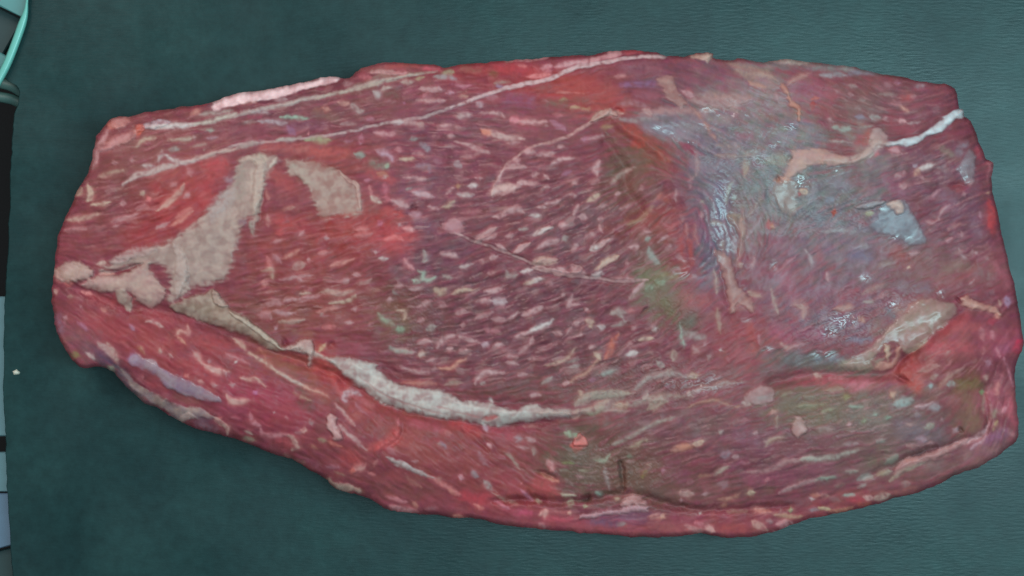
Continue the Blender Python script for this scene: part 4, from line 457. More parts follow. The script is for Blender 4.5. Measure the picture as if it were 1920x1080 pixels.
for k_, l_ in MARKS.items():
    for m_ in l_:
        cc = np.clip(np.array(m_[2] if len(m_) > 2 else (164,132,134)) + rng.normal(0, 4), 0, 255)
        hw = max(2.2, m_[1] / 2 / 5.192); halo(P(k_, *flat(m_[0])), hw, cc); stroke(P(k_, *flat(m_[0])), hw, cc, rng.choice([.55, .78, .9, .95]), .12, wob=2.2, edge=rng.uniform(2.2, 3.8))
# brownish wet membrane strands with a soft edge
for s_, q, w, c in [('D',[(560,130),(640,150),(780,190),(870,240)],14,(158,132,120)),('D',[(930,270),(990,220),(1080,190)],8,(166,130,124)),('D',[(0,450),(130,430),(260,440)],13,(160,124,122)),('D',[(300,370),(480,380),(700,360)],20,(162,130,128)),
    ('I',[(560,80),(620,140),(650,220)],12,(150,126,118)),('I',[(650,40),(660,130),(640,260),(620,330)],8,(150,126,118)),('J',[(470,830),(600,740),(760,690),(900,650)],20,(154,128,122)),('N',[(440,110),(560,130),(640,90)],18,(138,128,110)),('M',[(200,260),(300,220),(500,210)],15,(150,136,124)),('M',[(560,240),(640,230),(680,250)],14,(156,132,124)),('M',[(620,130),(700,110),(800,130)],12,(150,136,132)),('M',[(780,110),(820,120)],9,(164,140,134))]:
    stroke(P(s_, *q), w * .5, c, .65, .5, wob=1.3, edge=5)

# ------------------------------------------------------------------ pieces of fat, gristle and membrane with an outline of their own
def fat(sheet_, pts, name, label, c, a=.93, h=1.0, c2=None, **k):
    sheet(P(sheet_, *pts), c, a, h, lab=part(name, label), c2=c2, **k)
fat('', [(467,291),(489,287),(518,291),(515,310),(500,332),(491,361),(486,400),(476,440),(470,405),(458,420),(447,448),(438,485),(427,515),(415,528),(367,539),(338,560),(315,563),(318,525),(300,497),(255,500),(208,508),(186,509),(208,492),(267,467),(319,450),(345,432),(378,405),(407,376),(437,335),(448,302)], 'fat_sheet', 'large tan fat sheet draped down the left muscle', (172,156,144), .86, .9, (154,136,126), wob=2.4, edge=6, fringe=2.0, bulge=12)
stroke(P('B',(130,600),(230,590),(225,750),(205,860)), 9, (178,158,146), .8, .7, edge=4); stroke(P('F',(720,150),(760,280),(730,430)), 10, (174,156,148), .7, .6, edge=4); stroke(P('F',(780,290),(800,360)), 5, (136,122,120), .5, -.3, edge=3); stroke(P('F',(400,250),(520,200),(620,180)), 9, (172,146,142), .7, .6, edge=4); stroke(P('F',(340,300),(460,285),(580,245)), 3, (128,104,100), .6, -.6)
fat('B', [(370,595),(440,592),(520,600),(600,630),(640,640),(680,690),(735,715),(745,770),(735,870),(690,880),(640,875),(550,895),(520,840),(480,740),(440,690),(390,670)], 'fat_sheet', 'tan three-sided fat patch right of the larger sheet', (168,150,138), .86, .8, (150,122,112), wob=2.4, edge=5.5, fringe=1.8, bulge=10)
stroke(P('B',(640,650),(690,700),(735,730),(740,850)), 4, (180,150,140), .8, .5)
fat('F', [(150,262),(200,240),(250,250),(310,290),(295,325),(230,345),(180,352),(125,330),(118,290)], 'fat_knob', 'pale knob of fat at the far left edge', (186,160,150), .92, 2.4, (176,150,136), wob=1.4, bulge=6)
fat('F', [(250,365),(330,318),(450,308),(520,280),(580,245),(600,300),(660,360),(682,400),(640,465),(580,475),(530,440),(500,400),(420,400),(350,392)], 'fat_lump', 'rounded beige fat lump left of the seam', (178,154,142), .92, 2.2, (168,140,132), wob=1.4, bulge=8)
fat('F', [(420,395),(470,388),(512,440),(495,500),(450,462)], 'fat_tab', 'small pale tab hanging under the fat lump', (172,156,142), .92, 0.70, wob=1.5, bulge=5)
fat('F', [(700,472),(780,430),(880,400),(920,378),(960,430),(1000,480),(1100,540),(1200,620),(1285,690),(1200,690),(1100,625),(980,585),(880,555),(780,520)], 'fat_seam', 'tan strip of seam fat between left muscle and lower roll', (164,148,132), .92, 2.0, (134,116,100), wob=1.3, bulge=6)
stroke(P('F',(1000,500),(1110,570),(1270,690)), 5, (176,162,146), .8, .8); stroke(P('F',(920,390),(945,440),(990,470)), 8, (170,148,136), .8, 1.0)
fat('G', [(245,690),(280,660),(310,638),(350,640),(372,665),(372,720),(362,765),(345,772),(335,705),(290,700)], 'fat_knob', 'white knob of fat where the pale seam begins', (188,166,158), .93, 3.0, wob=1.2, bulge=5)
fat('L', [(180,28),(290,35),(400,55),(440,105),(540,160),(640,180),(760,198),(840,240),(960,252),(1050,275),(1130,290),(1200,265),(1300,285),(1390,300),(1400,315),(1330,325),(1200,352),(1050,370),(960,362),(850,342),(780,340),(640,312),(500,280),(420,240),(300,150),(230,88)], 'fat_seam', 'broad white fat seam curving along the lower roll', (184,180,172), .94, 1.3, (160,140,136), wob=2.2, wob2=2.5, bulge=7, edge=3.6)
for q in [[(200,50),(300,130),(430,190),(560,250)],[(300,60),(400,120),(520,190),(640,230)],[(660,230),(760,220),(840,260),(960,290)],[(560,280),(700,320),(800,330)],[(960,300),(1050,310),(1200,300)]]:
    stroke(P('L', *q), 4.5, (198,194,186), .4, .2, edge=4)
for q in [[(330,120),(450,210),(600,270),(780,320)],[(820,300),(940,330),(1030,330)],[(700,275),(800,290)]]:
    stroke(P('L', *q), 2.0, (164,110,108), .5, -.1)
stroke([(528,654),(556,652),(590,664),(622,676)], 5, (180,164,154), .8, .5, edge=4); stroke([(1000,772),(1060,774),(1120,768),(1180,772)], 5, (166,146,136), .7, .3, edge=4); stroke(P('L',(950,340),(1000,330),(1040,325)), 5, (160,84,84), .7, -.5)
fat('L', [(185,312),(215,328),(218,368),(246,400),(244,438),(205,448),(182,405),(163,368),(170,330)], 'fat_nodule', 'small cream peanut-shaped fat nodule on the lower roll', (198,164,160), .95, 2.6, wob=.6, bulge=4, edge=1.8)
fat('K', [(400,118),(450,133),(520,168),(590,208),(680,252),(760,292),(852,350),(800,358),(720,342),(640,312),(560,290),(540,245),(470,203),(420,182),(378,160)], 'silverskin', 'blue-grey patch of silverskin near the lower left edge', (152,138,146), .9, .9, (138,120,140), wob=1.5, wet=.25)
fat('K', [(330,182),(430,268),(540,335),(640,378),(740,395),(815,440),(700,442),(640,462),(560,398),(470,345),(400,285)], 'fat_strip', 'pale fat strip on the lower left rim', (172,152,142), .9, 1.0, (150,136,136), wob=1.5)
stroke(P('K',(810,440),(870,480),(878,530)), 4, (182,146,136), .8, .5); stroke(P('K',(640,455),(680,430),(720,440)), 6, (182,156,148), .8, .5); blob(*P('K',(760,450))[0], 16, 7, (112,84,98), .7)
fat('L', [(158,640),(180,635),(230,662),(290,672),(350,698),(345,715),(290,708),(220,688)], 'fat_tag', 'pale crumbly fat tag on the lower rim', (188,164,148), .93, 1.4, wob=1.6, bulge=4)
fat('L', [(470,532),(520,542),(620,588),(725,640),(700,640),(640,618),(540,585)], 'fat_sliver', 'thin white fat sliver on the lower roll', (184,176,172), .95, .9, wob=1.0, bulge=4)
fat('B', [(0,302),(100,262),(250,240),(440,207),(590,168),(640,182),(600,205),(460,240),(300,285),(100,325),(0,345)], 'fat_rim', 'smooth pink fat rim on the upper left edge', (246,218,218), .97, .8, wob=.8, bulge=8)
fat('E', [(480,632),(600,610),(700,578),(800,508),(880,448),(950,413),(972,430),(972,467),(900,500),(820,560),(720,602),(630,655),(560,655),(480,652)], 'fat_strip', 'clean white fat strip reaching the right edge', (204,220,222), .98, 1.2, wob=.8, bulge=6, edge=1.8)
fat('D', [(960,680),(1060,670),(1180,680),(1240,700),(1330,735),(1300,765),(1250,782),(1100,770),(1000,825),(940,868),(890,875),(930,800),(950,740)], 'fat_tab', 'peach fat tab in the middle of the grey membrane', (184,148,134), .9, 0.90, (176,140,134), wob=1.3, bulge=7)
fat('E', [(380,570),(420,540),(480,580),(480,650),(400,690),(340,740),(250,760),(300,720),(370,660)], 'fat_seam', 'pale fat seam between membrane and white strip', (170,146,142), .85, 1.0, wob=1.5)
fat('D', [(850,900),(930,870),(990,880),(1000,960),(975,1050),(900,1080),(860,1000)], 'membrane_fold', 'greyish membrane fold below the peach tab', (146,134,128), .8, 0.50, wob=1.5, wet=.2)
fat('J', [(440,25),(480,-10),(600,-10),(630,50),(660,90),(720,200),(738,248),(640,272),(560,232),(480,203),(370,155),(420,95)], 'silverskin_flap', 'smooth lilac-grey flap of silverskin right of centre', (122,128,136), .93, 0.60, wob=.9, bulge=5, wet=.1)
fat('J', [(480,5),(520,-15),(582,0),(578,70),(550,80),(520,48),(490,30)], 'fat_tag', 'peach fat tag on top of the silverskin flap', (188,160,146), .9, 1.2, wob=1.5)
stroke(P('E',(280,1040),(360,1030),(470,1005)), 6, (150,146,146), .8, 1.0)
fat('E', [(1010,668),(1040,720),(1038,820),(1030,890),(985,890),(940,830),(920,815),(960,740)], 'silverskin', 'small blue-grey silverskin patch by the right edge', (142,136,142), .88, .9, wob=1.6, wet=.3)
fat('D', [(305,90),(380,64),(470,68),(455,100),(430,132),(410,112),(350,105)], 'fat_tag', 'small cream fat tag sticking up from the top edge', (196,172,156), .96, 2.0, wob=.8, bulge=4)
fat('D', [(790,125),(900,105),(990,108),(1080,128),(1000,138),(880,130)], 'fat_tag', 'low pale fat tag on the top edge at right', (176,166,154), .85, 1.0, wob=1.4)
fat('D', [(878,250),(905,255),(935,300),(962,365),(1000,388),(1016,430),(1018,502),(996,500),(990,440),(955,390),(925,330),(890,285)], 'tendon', 'thin orange-brown tendon strand near the top right', (184,136,116), .95, 1.20, wob=.7, bulge=4, edge=1.6)
fat('D', [(105,228),(150,205),(200,212),(240,300),(292,388),(275,415),(235,405),(180,350),(135,285)], 'membrane_fold', 'pinkish raised membrane fold left of the grey film', (168,132,122), .85, 0.80, wob=1.3)
fat('I', [(470,300),(520,310),(555,330),(590,420),(640,550),(710,610),(720,690),(700,700),(660,660),(600,640),(598,700),(575,705),(555,600),(525,450),(480,350)], 'tendon', 'forked pale tendon running down the grey membrane', (164,130,122), .9, 0.90, wob=1.6, bulge=6)
fat('J', [(480,800),(560,730),(650,640),(720,600),(800,610),(900,640),(930,660),(900,720),(830,800),(720,880),(620,945),(560,915),(500,880),(420,960),(330,1040),(200,1050),(260,980),(380,920)], 'fat_band', 'tan wet fat band above the lower right muscle', (158,130,122), .8, 0.70, (140,120,106), wob=1.5, wet=.25)
fat('J', [(475,895),(500,905),(505,960),(495,1005),(475,985),(465,930)], 'fat_tab', 'left of two small cream tabs in the right-hand seam', (190,166,144), .95, 1.10, wob=.6, bulge=4)
fat('J', [(540,905),(568,912),(560,980),(520,1040),(470,1060),(400,1050),(450,1010),(515,1005),(535,950)], 'fat_tab', 'right of two small cream tabs in the right-hand seam', (184,140,126), .9, 0.90, wob=1.0, bulge=4)
fat('J', [(950,640),(975,590),(1010,610),(1090,640),(1140,650),(1190,680),(1200,720),(1150,690),(1080,685),(1000,665)], 'fat_strip', 'cream fat fringe on the right-hand muscle fold', (194,154,138), .9, 1.6, wob=1.3, bulge=5)
fat('M', [(225,835),(300,810),(380,798),(450,790),(520,775),(575,780),(575,805),(480,815),(380,822),(270,848)], 'fat_strip', 'pale fat strip on the lower rim near the middle', (188,152,158), .93, 1.6, wob=1.8, bulge=4)
fat('M', [(440,780),(470,735),(540,728),(570,770),(520,778)], 'fat_lump', 'pinkish fat lump above the lower rim strip', (178,140,138), .85, 1.6, wob=1.5)
fat('N', [(180,400),(215,380),(250,425),(248,460),(205,490),(180,470)], 'fat_nodule', 'round pinkish fat nodule on the lower right muscle', (186,156,150), .9, 1.8, wob=1.5, bulge=4)
fat('M', [(1060,240),(1110,190),(1170,168),(1215,180),(1218,230),(1180,270),(1110,265)], 'fat_lump', 'shiny greyish fat lump at the seam below centre right', (160,136,134), .8, 1.0, wob=1.6)
fat('N', [(720,610),(850,565),(960,530),(1030,500),(1080,490),(1010,545),(900,590),(780,640),(690,690)], 'fat_strip', 'pale pink fat ridge on the lower right fold', (182,142,138), .8, 1.2, wob=1.5)
fat('A', [(555,470),(610,452),(660,458),(640,500),(590,520),(560,500)], 'fat_knob', 'small pink fat knob at the upper left corner', (190,140,134), .85, 1.6, wob=1.3)
stroke(P('A',(490,620),(540,600),(620,570),(700,520)), 10, (178,130,124), .7, .8, edge=4, wob=2); stroke(P('A',(470,700),(490,640),(520,560)), 7, (182,140,140), .7, .5); stroke(P('A',(700,530),(720,500)), 8, (182,96,82), .7, .5)
stroke(P('M',(210,470),(240,440),(270,470)), 9, (196,118,112), .8, 1.0); stroke(P('B',(780,150),(880,148),(980,155)), 4, (186,140,140), .7, .5)
for q in [P('C',(260,95),(400,85),(480,75)),P('C',(780,50),(850,45)),P('C',(640,100),(760,75),(850,55))]: stroke(q, 4, (190,140,142), .7, .4)

for pts, w, c, sf in [([740,400,770,600,770,820],110,(172,154,142),6),([640,340,620,560,640,700],110,(146,130,120),6),([740,290,900,300],100,(172,156,142),5),([900,400,980,290],30,(190,174,162),2.5),([560,600,450,720,330,900],150,(160,146,142),9),([730,900,740,1040],40,(150,142,132),4),([480,480,560,520],80,(146,118,126),6),([650,880,650,960],70,(128,100,108),6),([1130,350,1250,470,1330,560],90,(160,146,134),5)]:
    stroke(P('T6', *flat(pts)), w / 2 / 5.192, c, .85, .2, wob=2, edge=sf)
# hair-fine pale threads
fine = sstep(1.0, 2.4, LICF) * np.clip(DEN, 0, 1) * .30; COL = COL * (1 - fine[..., None]) + lin((178,140,138)) * fine[..., None]
# fat melts into the flesh along the grain
FATM = blur(np.isin(LAB, [k for k, v in PARTS.items() if v[0].startswith(('fat', 'tendon', 'silverskin_flap'))]).astype(float), 2)
SM = COL.copy(); cnt = 1
for sg in (1, -1):
    px = np.arange(GW)[None, :] + np.zeros((GH, 1)); py = np.arange(GH)[:, None] + np.zeros((1, GW))
    for k in range(6):
        i = np.clip(np.rint(py).astype(int), 0, GH - 1); j = np.clip(np.rint(px).astype(int), 0, GW - 1)
        px = px + sg * VX[i, j]; py = py + sg * VY[i, j]
        SM += COL[np.clip(np.rint(py).astype(int), 0, GH - 1), np.clip(np.rint(px).astype(int), 0, GW - 1)]; cnt += 1
wsm = (0.22 * (1 - .75 * FATM))[..., None]; COL = COL * (1 - wsm) + SM / cnt * wsm
# blood-red of the fresh flesh
kr = sstep(1.35, 2.6, COL[..., 0] / (COL[..., 1] + 1e-4)); kr = kr * (.5 + .5 * sstep(1250, 850, XX)); COL[..., 0] *= 1 + .08 * kr; COL[..., 1] *= 1 - .06 * kr; COL[..., 2] *= 1 - .06 * kr
stroke([(1545,300),(1585,302),(1618,292),(1640,268),(1668,270)], 7, (172,150,142), .8, .4, edge=4, wob=2.2); stroke([(1085,772),(1130,760),(1190,756),(1240,744),(1300,742)], 7, (158,140,130), .6, .3, edge=5, wob=3); stroke([(1290,738),(1340,722),(1400,716)], 5, (156,136,128), .5, .2, edge=4, wob=2.5)
# wet shine on the membrane
for x, y, rx, ry, a in [(1235,243,22,13,.9),(1265,258,15,10,.9),(1290,264,14,8,.85),(1370,214,40,10,.8),(1330,205,24,10,.7),(1480,236,18,12,.85),(1452,266,14,16,.85),(1582,600,30,22,.95),(1556,622,20,16,.95),(1760,552,15,13,1.),(1722,577,20,14,.95),(1700,592,16,10,.9),
    (1622,520,18,12,.8),(1502,342,20,16,.85),(1570,322,14,12,.8),(1545,664,34,9,.85),(1650,392,18,5,.7),(1690,446,30,5,.9),(1292,470,12,16,.85),(1450,500,10,18,.7),(1420,300,30,20,.6),(1360,360,14,26,.6),(1400,600,16,8,.6),(1600,460,30,10,.5),(1670,570,16,8,.85),(1440,655,20,8,.7),(1300,240,50,20,.6)]:
    g = a * np.exp(-((((XX - x) / rx) ** 2 + ((YY - y) / ry) ** 2) ** 1.2)); WET = np.maximum(WET, g); HGT += .09 * g * fbm(XX / 15, YY / 11, 120, 2)
for x, y, rx, ry, a in [(1270,250,80,40,.22),(1400,260,130,70,.18),(1480,330,110,90,.18),(1600,400,100,60,.2),(1580,610,110,50,.28),(1700,570,90,50,.28),(1520,670,100,24,.25),(1660,460,90,60,.2),(1350,420,40,120,.45),(1290,500,40,30,.5),(1320,720,100,24,.4),(1780,300,80,60,.2)]:
    g = a * np.exp(-((((XX - x) / rx) ** 2 + ((YY - y) / ry) ** 2) ** 1.4)); WET = np.maximum(WET, g + .15)
WET = np.clip(WET * (1 + .35 * fbm(XX / 20, YY / 20, 95, 2)), 0, 1)

# uneven hand of nature: shift every mark a little
wx = 2.6 * perlin(XX / 26, YY / 26, 101) + .9 * perlin(XX / 10, YY / 10, 102); wy = 2.0 * perlin(XX / 26, YY / 26, 103) + .8 * perlin(XX / 10, YY / 10, 104)
fj = np.clip((XX + wx) / CELL, 0, GW - 1.001); fi = np.clip((YY + wy) / CELL, 0, GH - 1.001)
i0 = fi.astype(int); j0 = fj.astype(int); ti = fi - i0; tj = fj - j0
def resample(a):
    t1, t2 = (ti[..., None], tj[..., None]) if a.ndim == 3 else (ti, tj)
    return (a[i0, j0] * (1 - t2) + a[i0, j0 + 1] * t2) * (1 - t1) + (a[i0 + 1, j0] * (1 - t2) + a[i0 + 1, j0 + 1] * t2) * t1
COL = resample(COL); HGT = resample(HGT); WET = resample(WET); LAB = LAB[np.rint(fi).astype(int), np.rint(fj).astype(int)]

# ------------------------------------------------------------------ meat body
COL = np.clip(COL, 0.004, 0.9)
for _k in range(3): COL[..., _k] = np.clip(COL[..., _k] + .22 * (COL[..., _k] - blur(COL[..., _k], 3)), .004, .9)
EDGE = 30.0 + 26.0 * sstep(350, 850, YY) + 8.0 * sstep(500, 100, XX)
WALL = 6.0 + 4.0 * sstep(450, 850, YY)
u = np.clip(SD / WALL, 0, 1); dome = 24.0 + 3.5 * np.sqrt(np.clip(1 - (1 - u) ** 2.0, 0, 1)) + 6.0 * (1 - np.exp(-np.clip(SD, 0, 999) / (EDGE * .8))) + 4.0 * sstep(40, 260, SD)
Z = (dome + HGT * (.3 + .7 * sstep(0, 26, SD))) / 1000.0
keep = SD > -0.75 * CELL
gy, gx = np.gradient(SD, CELL); gn = gx * gx + gy * gy + 1e-6; near = np.abs(SD) < 0.75 * CELL      # rim vertices sit on the outline itself
XS = XX - np.where(near, SD * gx / gn, 0); YS = YY - np.where(near, SD * gy / gn, 0)
PXW = (XS - 960) * S * (D - Z) / D; PYW = (540 - YS) * S * (D - Z) / D
# vertex normals of the whole surface, shared across parts
dxx = np.gradient(PXW, axis=1); dxz = np.gradient(Z, axis=1); dyy = np.gradient(PYW, axis=0); dyz = np.gradient(Z, axis=0)
NRM = np.stack([-dxz * dyy, -dyz * dxx, dxx * dyy], -1); NRM *= -1; NRM /= np.linalg.norm(NRM, axis=-1, keepdims=True) + 1e-12
NRM[NRM[..., 2] < 0] *= -1

def material(name):
    m = bpy.data.materials.new(name); m.use_nodes = True
    nt = m.node_tree; return m, nt, nt.nodes['Principled BSDF']
def node(nt, kind, **kw):
    n = nt.nodes.new(kind)
    for k, v in kw.items():
        if k in n.inputs: n.inputs[k].default_value = v
        else: setattr(n, k, v)
    return n
def meat_material(name, bump=0.016, rough0=0.55, sss=0.08):
    m, nt, b = material(name); L = nt.links.new
    at = node(nt, 'ShaderNodeAttribute', attribute_name='flesh'); wt = node(nt, 'ShaderNodeAttribute', attribute_name='wet')
    tc = node(nt, 'ShaderNodeTexCoord')
    nz = node(nt, 'ShaderNodeTexNoise', Scale=900.0, Detail=3.0); L(tc.outputs['Object'], nz.inputs['Vector'])
    mr = node(nt, 'ShaderNodeMapRange'); mr.inputs['To Min'].default_value = .97; mr.inputs['To Max'].default_value = 1.03
    L(nz.outputs['Fac'], mr.inputs['Value'])
    mx = node(nt, 'ShaderNodeMix', data_type='RGBA', blend_type='MULTIPLY'); mx.inputs['Factor'].default_value = 1
    L(at.outputs['Color'], mx.inputs['A']); L(mr.outputs['Result'], mx.inputs['B']); L(mx.outputs['Result'], b.inputs['Base Color'])
    rr = node(nt, 'ShaderNodeMapRange'); rr.inputs['To Min'].default_value = rough0; rr.inputs['To Max'].default_value = 0.15
    L(wt.outputs['Fac'], rr.inputs['Value']); L(rr.outputs['Result'], b.inputs['Roughness'])
    n2 = node(nt, 'ShaderNodeTexNoise', Scale=240.0, Detail=2.0, Roughness=.45); L(tc.outputs['Object'], n2.inputs['Vector'])
    bs = node(nt, 'ShaderNodeMapRange'); bs.inputs['To Min'].default_value = bump * .6; bs.inputs['To Max'].default_value = bump * 1.8
    L(wt.outputs['Fac'], bs.inputs['Value'])
    bp = node(nt, 'ShaderNodeBump'); bp.inputs['Distance'].default_value = 0.0012
    L(bs.outputs['Result'], bp.inputs['Strength']); L(n2.outputs['Fac'], bp.inputs['Height']); L(bp.outputs['Normal'], b.inputs['Normal'])
    b.inputs['Subsurface Weight'].default_value = sss; b.inputs['Subsurface Radius'].default_value = (1.0, .35, .25); b.inputs['Subsurface Scale'].default_value = 0.002
    b.inputs['IOR'].default_value = 1.4
    sp = node(nt, 'ShaderNodeMapRange'); sp.inputs['To Min'].default_value = .18; sp.inputs['To Max'].default_value = 1.0; sp.inputs['From Min'].default_value = .3; L(wt.outputs['Fac'], sp.inputs['Value']); L(sp.outputs['Result'], b.inputs['Specular IOR Level'])
    return m
MATS = {'muscle': meat_material('raw_muscle'), 'fat': meat_material('fat', .012, .5), 'film': meat_material('wet_membrane', .018, .42)}

def link(o, parent=None, label=None, category=None, group=None, kind=None):
    SC.collection.objects.link(o)
    if parent: o.parent = parent
    for k, v in (('label', label), ('category', category), ('group', group), ('kind', kind)):
        if v: o[k] = v
    return o
def mesh_from(name, v, f, mat):
    me = bpy.data.meshes.new(name); me.from_pydata([tuple(p) for p in v], [], [tuple(q) for q in f]); me.materials.append(mat); me.update()
    return bpy.data.objects.new(name, me)

meat = link(bpy.data.objects.new('raw_beef_cut', None), label='thick slab of raw marbled red beef on the dark green surface', category='raw meat')
quad = keep[:-1, :-1] & keep[1:, :-1] & keep[:-1, 1:] & keep[1:, 1:]
qlab = np.where(quad, LAB[:-1, :-1], -1)
def islands(q):
    """connected pieces of each label (rows of runs joined by union-find)"""
    par = []; ids = np.zeros(q.shape, int); prev = []
    def find(a):
        while par[a] != a: par[a] = par[par[a]]; a = par[a]
        return a
    for i in range(q.shape[0]):
        row = q[i]; cut = np.flatnonzero(np.diff(row)) + 1; st = [0, *cut.tolist()]; en = [*cut.tolist(), len(row)]; cur = []
        for a, b in zip(st, en):
            k = len(par); par.append(k); cur.append((a, b, k, int(row[a]))); ids[i, a:b] = k
        x = 0
        for a, b, k, l in cur:
            while x < len(prev) and prev[x][1] <= a: x += 1
            y = x
            while y < len(prev) and prev[y][0] < b:
                if prev[y][3] == l:
                    ra, rb = find(prev[y][2]), find(k)
                    if ra != rb: par[rb] = ra
                y += 1
        prev = cur
    root = np.array([find(k) for k in range(len(par))]); return root[ids]
for _ in range(3):                                   # specks too small to be a piece join what surrounds them
    cid = islands(qlab); cu, ci, cn = np.unique(cid, return_inverse=True, return_counts=True); ci = ci.reshape(cid.shape)
    small = (cn[ci] < 260) & quad
    if not small.any(): break
    for _r in range(30):
        if not small.any(): break
        for sh, ax in ((1, 0), (-1, 0), (1, 1), (-1, 1)):
            nb = np.roll(qlab, sh, ax); ns = np.roll(small, sh, ax); m_ = small & ~ns & (nb >= 0); qlab[m_] = nb[m_]; small &= ~m_
cid = islands(qlab); done = set()
PIECES = []
for c_ in np.unique(cid[quad]):
    msk = cid == c_; l_ = int(qlab[msk][0]); nm_, lb_ = PARTS[l_]; PIECES.append((msk, nm_, None if l_ in done else lb_, int(msk.sum()))); done.add(l_)
print('pieces', [(p[1], p[3]) for p in PIECES])
for msk, nm, lb, _n in PIECES:
    ii, jj = np.nonzero(msk)
    ids = np.stack([ii * GW + jj, (ii + 1) * GW + jj, (ii + 1) * GW + jj + 1, ii * GW + jj + 1], 1)
    uq, inv = np.unique(ids.ravel(), return_inverse=True); F = inv.reshape(-1, 4)
    vx = PXW.ravel()[uq]; vy = PYW.ravel()[uq]; vz = Z.ravel()[uq]; nv = len(uq)
    # rim that tucks each part into its neighbours
    E = np.concatenate([F[:, [0, 1]], F[:, [1, 2]], F[:, [2, 3]], F[:, [3, 0]]]); key = np.sort(E, 1); key = key[:, 0] * nv + key[:, 1]
    _, ix, ct = np.unique(key, return_index=True, return_counts=True); B = E[ix[ct == 1]]
    bv = np.unique(B.ravel()); nb = len(bv); rmap = np.zeros(nv, int); rmap[bv] = np.arange(nb)
    on_rim = near.ravel()[uq[bv]]; VV = [np.stack([vx, vy, vz], 1)]; RR = []; prev = np.arange(nv)
    RINGS = [(.80, .9975), (.58, .996), (.34, .993), (.14, .988), (0, .980)]      # the outer wall runs down to the belt, tucking in a little
    wn = [fbm(vx[bv] * 260, vy[bv] * 260, 140 + 7 * q, 3) for q in range(len(RINGS))]
    for q, (fz, ln) in enumerate(RINGS):
        l_ = np.where(on_rim, ln - .0035 * np.clip(wn[q], -1, 1) * (fz > 0) - .002 * (q > 0), 1.0)
        VV.append(np.stack([vx[bv] * l_, vy[bv] * l_, np.where(on_rim, vz[bv] * fz - .0005 * (fz == 0), vz[bv] - .0006 * (q + 1))], 1))
        cur = np.zeros(nv, int); cur[bv] = nv + q * nb + np.arange(nb)
        RR.append(np.stack([prev[B[:, 1]], prev[B[:, 0]], cur[B[:, 0]], cur[B[:, 1]]], 1)); prev = cur
    V = np.concatenate(VV); FF = np.concatenate([F] + RR); nF = len(FF)
    me = bpy.data.meshes.new(nm); me.vertices.add(len(V)); me.vertices.foreach_set('co', V.astype(np.float32).ravel())
    me.loops.add(nF * 4); me.loops.foreach_set('vertex_index', FF.astype(np.int32).ravel())
    me.polygons.add(nF); me.polygons.foreach_set('loop_start', (np.arange(nF) * 4).astype(np.int32))
    me.polygons.foreach_set('use_smooth', np.ones(nF, bool)); me.update(calc_edges=True)
    src = np.concatenate([uq] + [uq[bv]] * len(RINGS))
    a = me.color_attributes.new('flesh', 'FLOAT_COLOR', 'POINT'); cc = np.ones((len(V), 4), np.float32); cc[:, :3] = COL.reshape(-1, 3)[src] * ALB
    for q in range(len(RINGS)):                                                   # cut side of the slab: plain flesh with its own streaks
        k_ = np.where(on_rim, min(1, .35 + .3 * q), 0)[:, None]; t_ = np.clip(.5 + .8 * wn[q], 0, 1)[:, None]; sl_ = slice(nv + q * nb, nv + (q + 1) * nb)
        cc[sl_, :3] = cc[sl_, :3] * (1 - k_) + (lin((132, 66, 72)) * (1 - t_) + lin((164, 104, 102)) * t_) * .8 * k_
    a.data.foreach_set('color', cc.ravel())
    a = me.attributes.new('wet', 'FLOAT', 'POINT'); a.data.foreach_set('value', WET.ravel()[src].astype(np.float32))
    VN = NRM.reshape(-1, 3)[src].copy(); rim_all = np.concatenate([np.zeros(nv, bool)] + [on_rim] * len(RINGS))
    gxr = gx.ravel()[src]; gyr = gy.ravel()[src]; side_n = np.stack([-gxr, gyr, 0 * gxr + .08], 1); side_n /= np.linalg.norm(side_n, axis=1, keepdims=True) + 1e-9
    VN[rim_all] = side_n[rim_all]
    me.normals_split_custom_set_from_vertices(VN.astype(np.float32))
    film = nm.startswith('silver') or nm.startswith('membrane')
    me.materials.append(MATS['film' if film else 'fat' if nm.startswith(('fat', 'tendon')) else 'muscle'])
    link(bpy.data.objects.new(nm, me), meat, lb)

# ------------------------------------------------------------------ the surface under the meat
def at(px, py, z=0.0): return ((px - 960) * S * (D - z) / D, (540 - py) * S * (D - z) / D, z)
m, nt, b = material('belt_rubber'); L = nt.links.new
tc = node(nt, 'ShaderNodeTexCoord')
mp = node(nt, 'ShaderNodeMapping'); mp.inputs['Scale'].default_value = (240, 1100, 1); L(tc.outputs['Object'], mp.inputs['Vector'])
n1 = node(nt, 'ShaderNodeTexNoise', Scale=1.0, Detail=3.0); L(mp.outputs['Vector'], n1.inputs['Vector'])
n2 = node(nt, 'ShaderNodeTexNoise', Scale=16.0, Detail=8.0, Roughness=.62); L(tc.outputs['Object'], n2.inputs['Vector'])
cr = node(nt, 'ShaderNodeValToRGB'); L(n2.outputs['Fac'], cr.inputs['Fac'])
cr.color_ramp.elements[0].position = .3; cr.color_ramp.elements[0].color = (*(lin((17, 39, 41))), 1); cr.color_ramp.elements[1].position = .7; cr.color_ramp.elements[1].color = (*(lin((31, 57, 57))), 1)
n4 = node(nt, 'ShaderNodeTexNoise', Scale=170.0, Detail=4.0, Roughness=.7); L(tc.outputs['Object'], n4.inputs['Vector'])
g4 = node(nt, 'ShaderNodeMapRange'); g4.inputs['From Min'].default_value = .3; g4.inputs['From Max'].default_value = .7; g4.inputs['To Min'].default_value = .78; g4.inputs['To Max'].default_value = 1.22; L(n4.outputs['Fac'], g4.inputs['Value'])
